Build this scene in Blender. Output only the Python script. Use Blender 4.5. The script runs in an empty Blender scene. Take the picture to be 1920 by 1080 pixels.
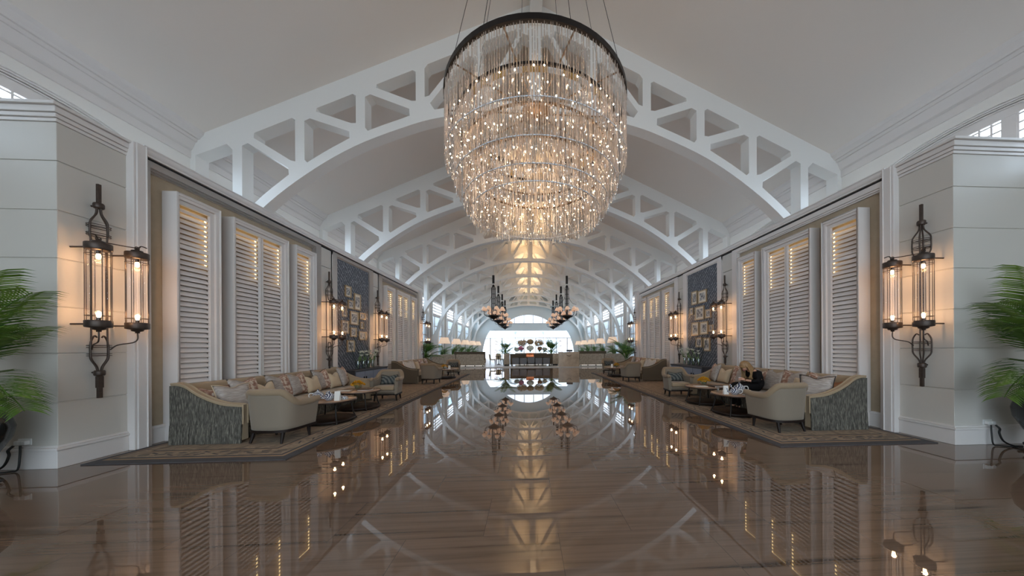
import bpy, bmesh, math, random
from mathutils import Vector, Matrix, noise
from mathutils.geometry import tessellate_polygon
RND = random.Random(11)
PI = math.pi
COL = bpy.context.scene.collection
SC = bpy.context.scene

# ------------------------------------------------------------------ camera
cam_data = bpy.data.cameras.new('camera')
cam_data.sensor_width = 36.0
cam_data.sensor_fit = 'HORIZONTAL'
cam_data.lens = 560.0 / 1920.0 * 36.0
cam_data.shift_x = -(1020.3 - 960.0) / 1920.0
cam_data.shift_y = (651.6 - 540.0) / 1920.0
cam_data.clip_start = 0.05
cam_data.clip_end = 300
cam = bpy.data.objects.new('camera', cam_data)
COL.objects.link(cam)
cam.matrix_world = (Matrix.Translation((-0.246, 0, 1.5)) @ Matrix.Rotation(-0.058, 4, 'Z')
                    @ Matrix.Rotation(PI / 2, 4, 'X') @ Matrix.Rotation(-0.0052, 4, 'Z'))
SC.camera = cam
# ------------------------------------------------------------------ world, exposure
SC.view_settings.view_transform = 'Standard'
SC.view_settings.look = 'None'
SC.view_settings.gamma = 1.0
SC.view_settings.use_curve_mapping = False
SC.view_settings.exposure = 0.15
SC.cycles.max_bounces = 10
SC.cycles.diffuse_bounces = 5
SC.cycles.glossy_bounces = 4
SC.cycles.transmission_bounces = 6
SC.cycles.transparent_max_bounces = 40
SC.cycles.sample_clamp_indirect = 6.0
SC.cycles.caustics_reflective = False
SC.cycles.caustics_refractive = False
SKY = 3.6
world = bpy.data.worlds.new('sky')
SC.world = world
world.use_nodes = True
bg = world.node_tree.nodes['Background']
bg.inputs['Color'].default_value = (0.72, 0.87, 1.0, 1)
bg.inputs['Strength'].default_value = SKY


def lamp(name, kind, loc, power, color, size=0.1, size_y=None, rot=(0, 0, 0), parent=None, spot=None):
    d = bpy.data.lights.new(name, kind)
    d.energy = power
    d.color = color
    if kind == 'AREA':
        d.size = size
        if size_y:
            d.shape = 'RECTANGLE'
            d.size_y = size_y
    else:
        d.shadow_soft_size = size
    if spot:
        d.spot_size, d.spot_blend = spot
    o = bpy.data.objects.new(name, d)
    COL.objects.link(o)
    o.location = loc
    o.rotation_euler = rot
    o.parent = parent
    return o


WARM = (1.0, 0.62, 0.30)
# warm uplights either side of the ridge beam, one pair per roof bay
for k in range(1, 8):
    for s in (-1, 1):
        lamp('ridge_uplight', 'AREA', (s * 0.30, 7.13 + 4.1 * k + 2.05, 8.30), 26, (1.0, 0.68, 0.36), 0.16, 3.2,
             (PI, 0.12 * s, 0))
# daylight through the arched side windows
for k in range(0, 9):
    for s in (-1, 1):
        lamp('window_daylight', 'AREA', (s * 9.6, 4.96 + 4.1 * k, 5.3), 540 if k < 3 else 600, (0.66, 0.83, 1.0), 1.6, 3.4, (0, s * PI / 2, 0))


# ------------------------------------------------------------------ helpers
def lin(c):
    return tuple(((x / 255.0) / 12.92 if x / 255.0 <= 0.04045 else ((x / 255.0 + 0.055) / 1.055) ** 2.4) for x in c)


class NT:
    """tiny node-tree helper"""
    def __init__(s, name):
        s.m = bpy.data.materials.new(name)
        s.m.use_nodes = True
        s.t = s.m.node_tree
        s.b = s.t.nodes['Principled BSDF']
        s.out = s.t.nodes['Material Output']

    def n(s, typ, **kw):
        nd = s.t.nodes.new(typ)
        for k, v in kw.items():
            if k.startswith('i_'):
                key = k[2:]
                key = int(key) if key.isdigit() else key
                nd.inputs[key].default_value = v
            else:
                setattr(nd, k, v)
        return nd

    def l(s, a, ao, b, bi):
        s.t.links.new(a.outputs[ao], b.inputs[bi])

    def ramp(s, src, so, stops):
        r = s.n('ShaderNodeValToRGB')
        e = r.color_ramp.elements
        while len(e) < len(stops):
            e.new(0.5)
        for el, (p, c) in zip(e, stops):
            el.position = p
            el.color = (*c, 1)
        s.l(src, so, r, 'Fac')
        return r

    def coords(s, scale, kind='Object', rot=(0, 0, 0)):
        tc = s.n('ShaderNodeTexCoord')
        mp = s.n('ShaderNodeMapping')
        mp.inputs['Scale'].default_value = scale
        mp.inputs['Rotation'].default_value = rot
        s.l(tc, kind, mp, 'Vector')
        return mp

    def bump(s, src, so, strength=0.3, dist=0.02):
        b = s.n('ShaderNodeBump')
        b.inputs['Strength'].default_value = strength
        b.inputs['Distance'].default_value = dist
        s.l(src, so, b, 'Height')
        s.l(b, 'Normal', s.b, 'Normal')


MATS = {}


def pbr(name, rgb, rough=0.6, metal=0.0, spec=0.5, var=0.0, vscale=8.0, bump=0.0, bscale=60.0, emit=None, estr=0.0, sheen=0.0):
    nt = NT(name)
    c = lin(rgb)
    nt.b.inputs['Base Color'].default_value = (*c, 1)
    nt.b.inputs['Roughness'].default_value = rough
    nt.b.inputs['Metallic'].default_value = metal
    nt.b.inputs['Specular IOR Level'].default_value = spec
    if sheen:
        nt.b.inputs['Sheen Weight'].default_value = sheen
    if var:
        mp = nt.coords((1, 1, 1))
        no = nt.n('ShaderNodeTexNoise', i_Scale=vscale, i_Detail=4.0)
        nt.l(mp, 'Vector', no, 'Vector')
        lo = tuple(x * (1 - var) for x in c)
        hi = tuple(min(1, x * (1 + var)) for x in c)
        r = nt.ramp(no, 'Fac', [(0.3, lo), (0.7, hi)])
        nt.l(r, 'Color', nt.b, 'Base Color')
    if bump:
        mp = nt.coords((1, 1, 1))
        no = nt.n('ShaderNodeTexNoise', i_Scale=bscale, i_Detail=3.0)
        nt.l(mp, 'Vector', no, 'Vector')
        nt.bump(no, 'Fac', bump, 0.01)
    if emit:
        nt.b.inputs['Emission Color'].default_value = (*emit, 1)
        nt.b.inputs['Emission Strength'].default_value = estr
    MATS[name] = nt.m
    return nt.m


def clear(name, col, mix, rough=0.03, diff=0.0):
    """thin clear sheet: transparent with a gloss coat (and a little white scatter)"""
    nt = NT(name)
    tr = nt.n('ShaderNodeBsdfTransparent')
    tr.inputs['Color'].default_value = (*col, 1)
    gl = nt.n('ShaderNodeBsdfGlossy')
    gl.inputs['Roughness'].default_value = rough
    mx = nt.n('ShaderNodeMixShader')
    mx.inputs['Fac'].default_value = mix
    nt.l(tr, 0, mx, 1)
    nt.l(gl, 0, mx, 2)
    last = mx
    if diff:
        df = nt.n('ShaderNodeBsdfTranslucent')
        df.inputs['Color'].default_value = (0.96, 0.88, 0.82, 1)
        m2 = nt.n('ShaderNodeMixShader')
        m2.inputs['Fac'].default_value = diff
        nt.l(mx, 0, m2, 1)
        nt.l(df, 0, m2, 2)
        last = m2
    nt.l(last, 0, nt.out, 'Surface')
    MATS[name] = nt.m
    return nt.m


class MB:
    """mesh collector; side=-1 mirrors everything in x"""
    def __init__(s, side=1):
        s.v, s.f, s.sm, s.mi = [], [], [], []
        s.side = side
        s.cur = 0

    def add(s, vs, fs, smooth=False):
        o = len(s.v)
        for p in vs:
            s.v.append((p[0] * s.side, p[1], p[2]))
        for f in fs:
            f = [o + i for i in f]
            if s.side < 0:
                f.reverse()
            s.f.append(f)
            s.sm.append(smooth)
            s.mi.append(s.cur)
        return s

    def box(s, x0, x1, y0, y1, z0, z1):
        return s.add([(x0, y0, z0), (x1, y0, z0), (x1, y1, z0), (x0, y1, z0), (x0, y0, z1), (x1, y0, z1), (x1, y1, z1), (x0, y1, z1)],
                     [(0, 3, 2, 1), (4, 5, 6, 7), (0, 1, 5, 4), (1, 2, 6, 5), (2, 3, 7, 6), (3, 0, 4, 7)])

    def obox(s, c, size, M):
        hx, hy, hz = (a / 2 for a in size)
        pts = [(-hx, -hy, -hz), (hx, -hy, -hz), (hx, hy, -hz), (-hx, hy, -hz), (-hx, -hy, hz), (hx, -hy, hz), (hx, hy, hz), (-hx, hy, hz)]
        c = Vector(c)
        return s.add([c + M @ Vector(p) for p in pts],
                     [(0, 3, 2, 1), (4, 5, 6, 7), (0, 1, 5, 4), (1, 2, 6, 5), (2, 3, 7, 6), (3, 0, 4, 7)])

    def tube(s, pts, r, n=8, closed=False, smooth=True):
        pts = [Vector(p) for p in pts]
        m = len(pts)
        rr = r if isinstance(r, (list, tuple)) else [r] * m
        vs = []
        up = None
        for i, p in enumerate(pts):
            if closed:
                t = pts[(i + 1) % m] - pts[i - 1]
            else:
                t = pts[min(i + 1, m - 1)] - pts[max(i - 1, 0)]
            t.normalize()
            if up is None:
                up = Vector((0, 0, 1)) if abs(t.z) < 0.9 else Vector((1, 0, 0))
            a = up - t * up.dot(t)
            if a.length < 1e-5:
                a = t.orthogonal()
            a.normalize()
            up = a
            b = t.cross(a)
            for j in range(n):
                q = 2 * PI * j / n
                vs.append(p + (a * math.cos(q) + b * math.sin(q)) * rr[i])
        fs = []
        for i in range(m if closed else m - 1):
            k = (i + 1) % m
            for j in range(n):
                fs.append((i * n + j, i * n + (j + 1) % n, k * n + (j + 1) % n, k * n + j))
        s.add(vs, fs, smooth)
        if not closed:
            o = vs[:n]
            e = vs[-n:]
            s.add(o, [tuple(reversed(range(n)))])
            s.add(e, [tuple(range(n))])
        return s

    def lathe(s, prof, n=24, c=(0, 0, 0), smooth=True, arc=(0, 2 * PI)):
        full = abs(arc[1] - arc[0] - 2 * PI) < 1e-6
        vs = []
        m = len(prof)
        cols = n if full else n + 1
        for j in range(cols):
            q = arc[0] + (arc[1] - arc[0]) * j / n
            for r, z in prof:
                vs.append((c[0] + r * math.cos(q), c[1] + r * math.sin(q), c[2] + z))
        fs = []
        for j in range(n):
            k = (j + 1) % cols
            for i in range(m - 1):
                fs.append((j * m + i, k * m + i, k * m + i + 1, j * m + i + 1))
        return s.add(vs, fs, smooth)

    def prism(s, poly, axis, a, b, smooth=False):
        """poly: 2D points; axis x -> (y,z), y -> (x,z), z -> (x,y)"""
        def P(p, t):
            return {'x': (t, p[0], p[1]), 'y': (p[0], t, p[1]), 'z': (p[0], p[1], t)}[axis]
        n = len(poly)
        area = sum(poly[i][0] * poly[(i + 1) % n][1] - poly[(i + 1) % n][0] * poly[i][1] for i in range(n))
        if (area > 0) == (axis == 'y'):
            poly = list(reversed(poly))
        vs = [P(p, a) for p in poly] + [P(p, b) for p in poly]
        fs = [tuple(reversed(range(n))), tuple(range(n, 2 * n))]
        s.add(vs, fs)
        s.add(vs, [(i, (i + 1) % n, n + (i + 1) % n, n + i) for i in range(n)], smooth)
        return s

    def holed(s, loops, axis, a, b):
        """outline loops[0] with holes loops[1:], thick slab from a to b"""
        def P(p, t):
            return {'x': (t, p[0], p[1]), 'y': (p[0], t, p[1]), 'z': (p[0], p[1], t)}[axis]
        flat = [p for l in loops for p in l]
        tris = tessellate_polygon([[Vector((p[0], p[1], 0)) for p in l] for l in loops])
        va = [P(p, a) for p in flat]
        vb = [P(p, b) for p in flat]
        s.add(va, [tuple(t) for t in tris])
        s.add(vb, [tuple(reversed(t)) for t in tris])
        for l in loops:
            n = len(l)
            vs = [P(p, a) for p in l] + [P(p, b) for p in l]
            s.add(vs, [(i, (i + 1) % n, n + (i + 1) % n, n + i) for i in range(n)])
        return s

    def ball(s, c, r, nu=12, nv=8):
        rx, ry, rz = r if isinstance(r, (tuple, list)) else (r, r, r)
        vs = [(c[0], c[1], c[2] - rz)]
        for i in range(1, nv):
            t = -PI / 2 + PI * i / nv
            for j in range(nu):
                q = 2 * PI * j / nu
                vs.append((c[0] + rx * math.cos(t) * math.cos(q), c[1] + ry * math.cos(t) * math.sin(q), c[2] + rz * math.sin(t)))
        vs.append((c[0], c[1], c[2] + rz))
        fs = [(0, 1 + (j + 1) % nu, 1 + j) for j in range(nu)]
        for i in range(nv - 2):
            for j in range(nu):
                a, b = 1 + i * nu + j, 1 + i * nu + (j + 1) % nu
                fs.append((a, b, b + nu, a + nu))
        L = len(vs) - 1
        fs += [(L, L - nu + j, L - nu + (j + 1) % nu) for j in range(nu)]
        return s.add(vs, fs, True)

    def grid(s, fn, nu, nv, smooth=True):
        vs = [fn(i / nu, j / nv) for i in range(nu + 1) for j in range(nv + 1)]
        fs = [(i * (nv + 1) + j, (i + 1) * (nv + 1) + j, (i + 1) * (nv + 1) + j + 1, i * (nv + 1) + j + 1) for i in range(nu) for j in range(nv)]
        return s.add(vs, fs, smooth)

    def build(s, name, mat, parent=None, bev=None, fix=False, kind=None):
        me = bpy.data.meshes.new(name)
        me.from_pydata([tuple(p) for p in s.v], [], s.f)
        mats = mat if isinstance(mat, (list, tuple)) else [mat]
        for m in mats:
            me.materials.append(MATS[m] if isinstance(m, str) else m)
        me.polygons.foreach_set('use_smooth', s.sm)
        me.polygons.foreach_set('material_index', s.mi)
        if fix:
            bm = bmesh.new()
            bm.from_mesh(me)
            bmesh.ops.remove_doubles(bm, verts=bm.verts, dist=1e-5)
            bmesh.ops.recalc_face_normals(bm, faces=bm.faces)
            bm.to_mesh(me)
            bm.free()
        me.update()
        o = bpy.data.objects.new(name, me)
        COL.objects.link(o)
        o.parent = parent
        if bev:
            if not fix:
                bm = bmesh.new()
                bm.from_mesh(me)
                bmesh.ops.remove_doubles(bm, verts=bm.verts, dist=1e-5)
                bm.to_mesh(me)
                bm.free()
            md = o.modifiers.new('bevel', 'BEVEL')
            md.width, md.segments = bev
            md.limit_method = 'ANGLE'
            md.angle_limit = 0.6
            for p in me.polygons:
                p.use_smooth = True
            w = o.modifiers.new('wn', 'WEIGHTED_NORMAL')
            w.keep_sharp = False
        if kind:
            o['kind'] = kind
        return o


def struct(o):
    o['kind'] = 'structure'
    return o


def tag(o, label, cat, group=None):
    o['label'] = label
    o['category'] = cat
    if group:
        o['group'] = group
    return o


def thing(name, label, cat, loc=(0, 0, 0), rotz=0.0, group=None):
    o = bpy.data.objects.new(name, None)
    o.empty_display_size = 0.2
    COL.objects.link(o)
    o.location = loc
    o.rotation_euler = (0, 0, rotz)
    return tag(o, label, cat, group)


KIDS = {}


def kids(o):
    return [c for c in bpy.data.objects if c.parent == o]


def copy_tree(o, parent=None):
    c = o.copy()
    COL.objects.link(c)
    if parent:
        c.parent = parent
    for ch in (KIDS.get(o.name) or KIDS.setdefault(o.name, kids(o))):
        copy_tree(ch, c)
    return c


def dup(root, loc, rotz, label, group=None):
    r = copy_tree(root)
    r.location = loc
    r.rotation_euler = (0, 0, rotz)
    r['label'] = label
    if group:
        r['group'] = group
    return r


def arcpts(c, r, a0, a1, n):
    return [(c[0] + r * math.cos(a0 + (a1 - a0) * i / n), c[1] + r * math.sin(a0 + (a1 - a0) * i / n)) for i in range(n + 1)]


def smoothpts(pts, n=6):
    """Catmull-Rom through 3D points"""
    P = [Vector(p) for p in pts]
    P = [2 * P[0] - P[1]] + P + [2 * P[-1] - P[-2]]
    out = []
    for i in range(1, len(P) - 2):
        for j in range(n):
            t = j / n
            a, b, c, d = P[i - 1], P[i], P[i + 1], P[i + 2]
            out.append(0.5 * ((2 * b) + (c - a) * t + (2 * a - 5 * b + 4 * c - d) * t * t + (3 * b - a - 3 * c + d) * t ** 3))
    out.append(P[-2])
    return out


# ------------------------------------------------------------------ materials
pbr('white_paint', (226, 222, 216), 0.55, spec=0.3)
pbr('truss_paint', (226, 224, 220), 0.6, spec=0.25)
pbr('ceiling_paint', (226, 218, 210), 0.7, spec=0.15)
pbr('wall_paint', (200, 195, 187), 0.6, spec=0.3)
pbr('trim_paint', (216, 210, 206), 0.5, spec=0.35)
pbr('louvre_paint', (238, 230, 225), 0.5, spec=0.35)
pbr('beige_panel', (166, 150, 128), 0.65, spec=0.25, var=0.05)
pbr('slot_black', (18, 15, 14), 0.7)
pbr('bronze', (74, 62, 55), 0.45, metal=0.5, var=0.2, vscale=20)
pbr('dark_iron', (44, 40, 38), 0.45, metal=0.6)
pbr('black_urn', (18, 18, 20), 0.14, spec=0.6)
pbr('carved_wood', (32, 24, 20), 0.4)
pbr('dark_wood', (30, 20, 16), 0.5, spec=0.25)
pbr('walnut', (58, 42, 33), 0.35, var=0.25, vscale=6)
pbr('chair_shell', (134, 122, 107), 0.85, spec=0.2, bump=0.15, bscale=300, sheen=0.2)
pbr('chair_roll', (148, 128, 104), 0.85, spec=0.2, bump=0.15, bscale=300, sheen=0.2)
pbr('sofa_fabric', (166, 145, 118), 0.88, spec=0.15, bump=0.2, bscale=250, sheen=0.2)
pbr('sofa_dark', (96, 84, 70), 0.9, spec=0.1, bump=0.2, bscale=250)
pbr('cream_fabric', (198, 178, 150), 0.85, spec=0.15, bump=0.15, bscale=250, sheen=0.2)
pbr('orange_fabric', (170, 118, 84), 0.85, spec=0.15, var=0.4, vscale=12)
pbr('mottled_fabric', (170, 156, 138), 0.85, spec=0.2, var=0.28, vscale=9)
pbr('tabletop_stone', (170, 138, 114), 0.22, var=0.2, vscale=7)
pbr('brass', (176, 140, 84), 0.3, metal=0.9)
pbr('marble', (188, 166, 140), 0.2, var=0.22, vscale=2.5)
pbr('porcelain', (232, 232, 230), 0.15)
pbr('card_white', (240, 238, 232), 0.6)
pbr('paper', (214, 204, 190), 0.7)
pbr('mat_board', (226, 216, 198), 0.8)
pbr('gilt_frame', (170, 146, 112), 0.4, metal=0.35)
pbr('yellow_petal', (236, 176, 30), 0.6, var=0.3, vscale=30)
pbr('white_petal', (240, 240, 226), 0.6)
pbr('brown_petal', (186, 156, 116), 0.8, var=0.4, vscale=14)
pbr('pink_petal', (210, 120, 150), 0.7)
pbr('stem_green', (104, 136, 74), 0.6)
pbr('dark_stem', (34, 44, 36), 0.6)
pbr('copper', (170, 96, 60), 0.3, metal=0.8, var=0.3, vscale=5)
pbr('console_grey', (126, 134, 152), 0.4)
pbr('console_dark', (60, 58, 62), 0.4)
pbr('crystal_rail', (120, 100, 82), 0.3, metal=0.8)
pbr('ring_black', (26, 20, 18), 0.4, metal=0.4)
pbr('drum_gold', (214, 178, 112), 0.3, metal=0.6)
pbr('plastic_white', (226, 226, 224), 0.4)
pbr('rubber_black', (14, 14, 15), 0.5)
pbr('skin', (214, 166, 140), 0.5, spec=0.3)
pbr('hair_blond', (150, 118, 80), 0.45, var=0.35, vscale=40)
pbr('black_cloth', (16, 15, 17), 0.8, spec=0.2)
pbr('lounge_floor', (196, 192, 186), 0.3, var=0.08, vscale=3)
pbr('terrace_stone', (214, 212, 208), 0.7)
pbr('pale_metal', (206, 210, 216), 0.5)
pbr('back_wall', (206, 214, 216), 0.7, spec=0.15)
pbr('bulb_warm', (255, 220, 170), 0.4, emit=(1.0, 0.60, 0.25), estr=30)
pbr('bulb_crystal', (255, 220, 180), 0.4, emit=(1.0, 0.70, 0.44), estr=52)
pbr('shade_glow', (236, 206, 178), 0.8, emit=(1.0, 0.60, 0.40), estr=0.24)
pbr('shade_floor', (236, 210, 186), 0.8, emit=(1.0, 0.70, 0.50), estr=0.40)
pbr('led_warm', (255, 220, 160), 0.5, emit=(1.0, 0.74, 0.36), estr=3.4)
pbr('strip_white', (255, 250, 240), 0.5, emit=(1.0, 0.95, 0.88), estr=0.7)
pbr('monitor', (20, 20, 24), 0.2)
clear('lantern_glass', (0.97, 0.97, 0.97), 0.014, 0.05)
clear('window_glass', (0.97, 0.98, 1.0), 0.04, 0.02)
clear('frosted_glass', (0.22, 0.26, 0.29), 0.05, 0.3, diff=0.18)
clear('vase_glass', (0.92, 0.95, 0.96), 0.14, 0.03)
clear('crystal', (0.94, 0.90, 0.86), 0.40, 0.10, diff=0.30)


def leaf_mat(name, a, b):
    nt = NT(name)
    mp = nt.coords((3, 3, 3))
    no = nt.n('ShaderNodeTexNoise', i_Scale=2.0)
    nt.l(mp, 'Vector', no, 'Vector')
    r = nt.ramp(no, 'Fac', [(0.3, lin(a)), (0.7, lin(b))])
    nt.l(r, 'Color', nt.b, 'Base Color')
    nt.b.inputs['Roughness'].default_value = 0.45
    tr = nt.n('ShaderNodeBsdfTranslucent')
    nt.l(r, 'Color', tr, 'Color')
    mx = nt.n('ShaderNodeMixShader')
    mx.inputs['Fac'].default_value = 0.35
    nt.l(nt.b, 0, mx, 1)
    nt.l(tr, 0, mx, 2)
    nt.l(mx, 0, nt.out, 'Surface')
    MATS[name] = nt.m


leaf_mat('palm_leaf', (52, 92, 40), (116, 152, 64))


def floor_mat():
    nt = NT('floor_stone')
    mp = nt.coords((1, 1, 1))
    br = nt.n('ShaderNodeTexBrick', offset=0.5)
    br.inputs['Color1'].default_value = (0, 0, 0, 1)
    br.inputs['Color2'].default_value = (1, 1, 1, 1)
    br.inputs['Mortar'].default_value = (0.5, 0.5, 0.5, 1)
    br.inputs['Scale'].default_value = 1.0
    br.inputs['Mortar Size'].default_value = 0.0025
    br.inputs['Brick Width'].default_value = 1.2
    br.inputs['Row Height'].default_value = 0.6
    nt.l(mp, 'Vector', br, 'Vector')
    # veins run across the hall, shifted from slab to slab
    sc = nt.n('ShaderNodeVectorMath', operation='MULTIPLY')
    sc.inputs[1].default_value = (0.22, 11.0, 1)
    nt.l(mp, 'Vector', sc, 0)
    sh = nt.n('ShaderNodeVectorMath', operation='MULTIPLY')
    sh.inputs[1].default_value = (3.0, 7.0, 5.0)
    nt.l(br, 'Color', sh, 0)
    ad = nt.n('ShaderNodeVectorMath', operation='ADD')
    nt.l(sc, 'Vector', ad, 0)
    nt.l(sh, 'Vector', ad, 1)
    n1 = nt.n('ShaderNodeTexNoise', i_Scale=1.3, i_Detail=6.0, i_Roughness=0.6, i_Distortion=0.5)
    nt.l(ad, 'Vector', n1, 'Vector')
    r = nt.ramp(n1, 'Fac', [(0.30, lin((58, 44, 35))), (0.38, lin((102, 83, 68))), (0.55, lin((117, 95, 79))), (0.72, lin((94, 76, 62)))])
    n2 = nt.n('ShaderNodeTexNoise', i_Scale=0.5, i_Detail=2.0)
    nt.l(mp, 'Vector', n2, 'Vector')
    mx = nt.n('ShaderNodeMix', data_type='RGBA', blend_type='MULTIPLY')
    mx.inputs['Factor'].default_value = 0.5
    r2 = nt.ramp(n2, 'Fac', [(0.3, (0.75, 0.75, 0.75)), (0.7, (1.1, 1.08, 1.05))])
    nt.t.links.new(r.outputs['Color'], mx.inputs[6])
    nt.t.links.new(r2.outputs['Color'], mx.inputs[7])
    m2 = nt.n('ShaderNodeMix', data_type='RGBA')
    nt.l(br, 'Fac', m2, 'Factor')
    nt.t.links.new(mx.outputs[2], m2.inputs[6])
    m2.inputs[7].default_value = (*lin((84, 70, 60)), 1)
    nt.t.links.new(m2.outputs[2], nt.b.inputs['Base Color'])
    nt.b.inputs['Roughness'].default_value = 0.012
    nt.b.inputs['IOR'].default_value = 1.78
    nt.b.inputs['Specular IOR Level'].default_value = 0.5
    MATS['floor_stone'] = nt.m


floor_mat()


def blue_fabric():
    nt = NT('blue_wallpaper')
    mp = nt.coords((1, 1, 1))
    w1 = nt.n('ShaderNodeTexWave', wave_type='BANDS', bands_direction='DIAGONAL', i_Scale=4.5, i_Distortion=3.0, i_Detail=1.0)
    nt.l(mp, 'Vector', w1, 'Vector')
    vo = nt.n('ShaderNodeTexVoronoi', feature='DISTANCE_TO_EDGE', i_Scale=8.0)
    nt.l(mp, 'Vector', vo, 'Vector')
    ma = nt.n('ShaderNodeMath', operation='MULTIPLY')
    nt.l(w1, 'Fac', ma, 0)
    ma2 = nt.n('ShaderNodeMath', operation='LESS_THAN')
    ma2.inputs[1].default_value = 0.05
    nt.l(vo, 'Distance', ma2, 0)
    ma.inputs[1].default_value = 0.6
    ad = nt.n('ShaderNodeMath', operation='ADD')
    nt.l(ma, 0, ad, 0)
    ml = nt.n('ShaderNodeMath', operation='MULTIPLY')
    ml.inputs[1].default_value = 0.35
    nt.l(ma2, 0, ml, 0)
    nt.l(ml, 0, ad, 1)
    r = nt.ramp(ad, 0, [(0.0, lin((56, 62, 72))), (0.5, lin((78, 84, 94))), (1.0, lin((160, 164, 170)))])
    nt.l(r, 'Color', nt.b, 'Base Color')
    nt.b.inputs['Roughness'].default_value = 0.6
    MATS['blue_wallpaper'] = nt.m


blue_fabric()


def cushion_mat(name, lo, hi):
    """grey silk with a rust and cream blossom band between lo and hi of its width"""
    nt = NT(name)
    tc = nt.n('ShaderNodeTexCoord')
    sep = nt.n('ShaderNodeSeparateXYZ')
    nt.l(tc, 'Generated', sep, 'Vector')
    no = nt.n('ShaderNodeTexNoise', i_Scale=9.0, i_Detail=4.0)
    nt.l(tc, 'Generated', no, 'Vector')
    rust = nt.ramp(no, 'Fac', [(0.36, lin((140, 98, 82))), (0.5, lin((164, 128, 110))), (0.60, lin((212, 198, 182)))])
    st = nt.n('ShaderNodeTexNoise', i_Scale=5.0)
    mp = nt.n('ShaderNodeMapping')
    mp.inputs['Scale'].default_value = (1, 1, 7)
    nt.l(tc, 'Generated', mp, 'Vector')
    nt.l(mp, 'Vector', st, 'Vector')
    grey = nt.ramp(st, 'Fac', [(0.3, lin((140, 130, 122))), (0.7, lin((182, 172, 164)))])
    g1 = nt.n('ShaderNodeMath', operation='GREATER_THAN')
    g1.inputs[1].default_value = lo
    g2 = nt.n('ShaderNodeMath', operation='LESS_THAN')
    g2.inputs[1].default_value = hi
    n3 = nt.n('ShaderNodeMath', operation='MULTIPLY_ADD')
    n3.inputs[1].default_value = 0.16
    nt.l(no, 'Fac', n3, 0)
    nt.l(sep, 'X', n3, 2)
    for g in (g1, g2):
        nt.l(n3, 0, g, 0)
    mu = nt.n('ShaderNodeMath', operation='MULTIPLY')
    nt.l(g1, 0, mu, 0)
    nt.l(g2, 0, mu, 1)
    mx = nt.n('ShaderNodeMix', data_type='RGBA')
    nt.l(mu, 0, mx, 'Factor')
    nt.t.links.new(grey.outputs['Color'], mx.inputs[6])
    nt.t.links.new(rust.outputs['Color'], mx.inputs[7])
    nt.t.links.new(mx.outputs[2], nt.b.inputs['Base Color'])
    nt.b.inputs['Roughness'].default_value = 0.55
    nt.bump(st, 'Fac', 0.4, 0.01)
    MATS[name] = nt.m


cushion_mat('floral_band', 0.55, 0.98)
cushion_mat('floral_side', 0.12, 0.55)
cushion_mat('floral_full', 0.0, 2.0)
cushion_mat('grey_silk', 2.0, 3.0)


def wave_mat(name, c1, c2, scale, direction, rough=0.8, bump=0.4, dist=1.0, kind='Object'):
    nt = NT(name)
    mp = nt.coords((1, 1, 1), kind)
    w = nt.n('ShaderNodeTexWave', wave_type='BANDS', bands_direction=direction, i_Scale=scale, i_Distortion=dist, i_Detail=2.0)
    nt.l(mp, 'Vector', w, 'Vector')
    r = nt.ramp(w, 'Fac', [(0.2, lin(c1)), (0.8, lin(c2))])
    nt.l(r, 'Color', nt.b, 'Base Color')
    nt.b.inputs['Roughness'].default_value = rough
    if bump:
        nt.bump(w, 'Fac', bump, 0.01)
    MATS[name] = nt.m



wave_mat('striped_silk', (150, 138, 128), (222, 214, 204), 6, 'X', 0.6, 0.2, 0.4)
wave_mat('lumbar_pattern', (52, 58, 60), (104, 106, 100), 5, 'DIAGONAL', 0.8, 0.2, 6.0)
wave_mat('blue_white', (30, 46, 84), (226, 228, 230), 16, 'DIAGONAL', 0.18, 0.0, 7.0)
clear('sheer', (0.97, 0.90, 0.90), 0.02, 0.6, diff=0.35)


def fringe_mat():
    nt = NT('fringe')
    mp = nt.coords((70, 70, 9))
    no = nt.n('ShaderNodeTexNoise', i_Scale=1.0, i_Detail=3.0, i_Roughness=0.6, i_Distortion=0.4)
    nt.l(mp, 'Vector', no, 'Vector')
    r = nt.ramp(no, 'Fac', [(0.36, lin((62, 59, 53))), (0.5, lin((88, 84, 76))), (0.66, lin((132, 127, 115)))])
    nt.l(r, 'Color', nt.b, 'Base Color')
    nt.b.inputs['Roughness'].default_value = 0.9
    nt.bump(no, 'Fac', 0.8, 0.02)
    MATS['fringe'] = nt.m


fringe_mat()


def rug_mat(name):
    nt = NT(name)
    mp = nt.coords((1, 1, 1))
    no = nt.n('ShaderNodeTexNoise', i_Scale=3.2, i_Detail=2.0, i_Distortion=1.5)
    nt.l(mp, 'Vector', no, 'Vector')
    r = nt.ramp(no, 'Fac', [(0.40, lin((126, 110, 94))), (0.5, lin((158, 138, 116))), (0.60, lin((140, 122, 104)))])
    nt.l(r, 'Color', nt.b, 'Base Color')
    nt.b.inputs['Roughness'].default_value = 0.95
    n2 = nt.n('ShaderNodeTexNoise', i_Scale=180.0)
    nt.l(mp, 'Vector', n2, 'Vector')
    nt.bump(n2, 'Fac', 0.5, 0.005)
    MATS[name] = nt.m


rug_mat('rug_field')
pbr('rug_dark', (72, 70, 72), 0.95, var=0.1)
pbr('rug_tan', (150, 124, 98), 0.95, var=0.1)


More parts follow.
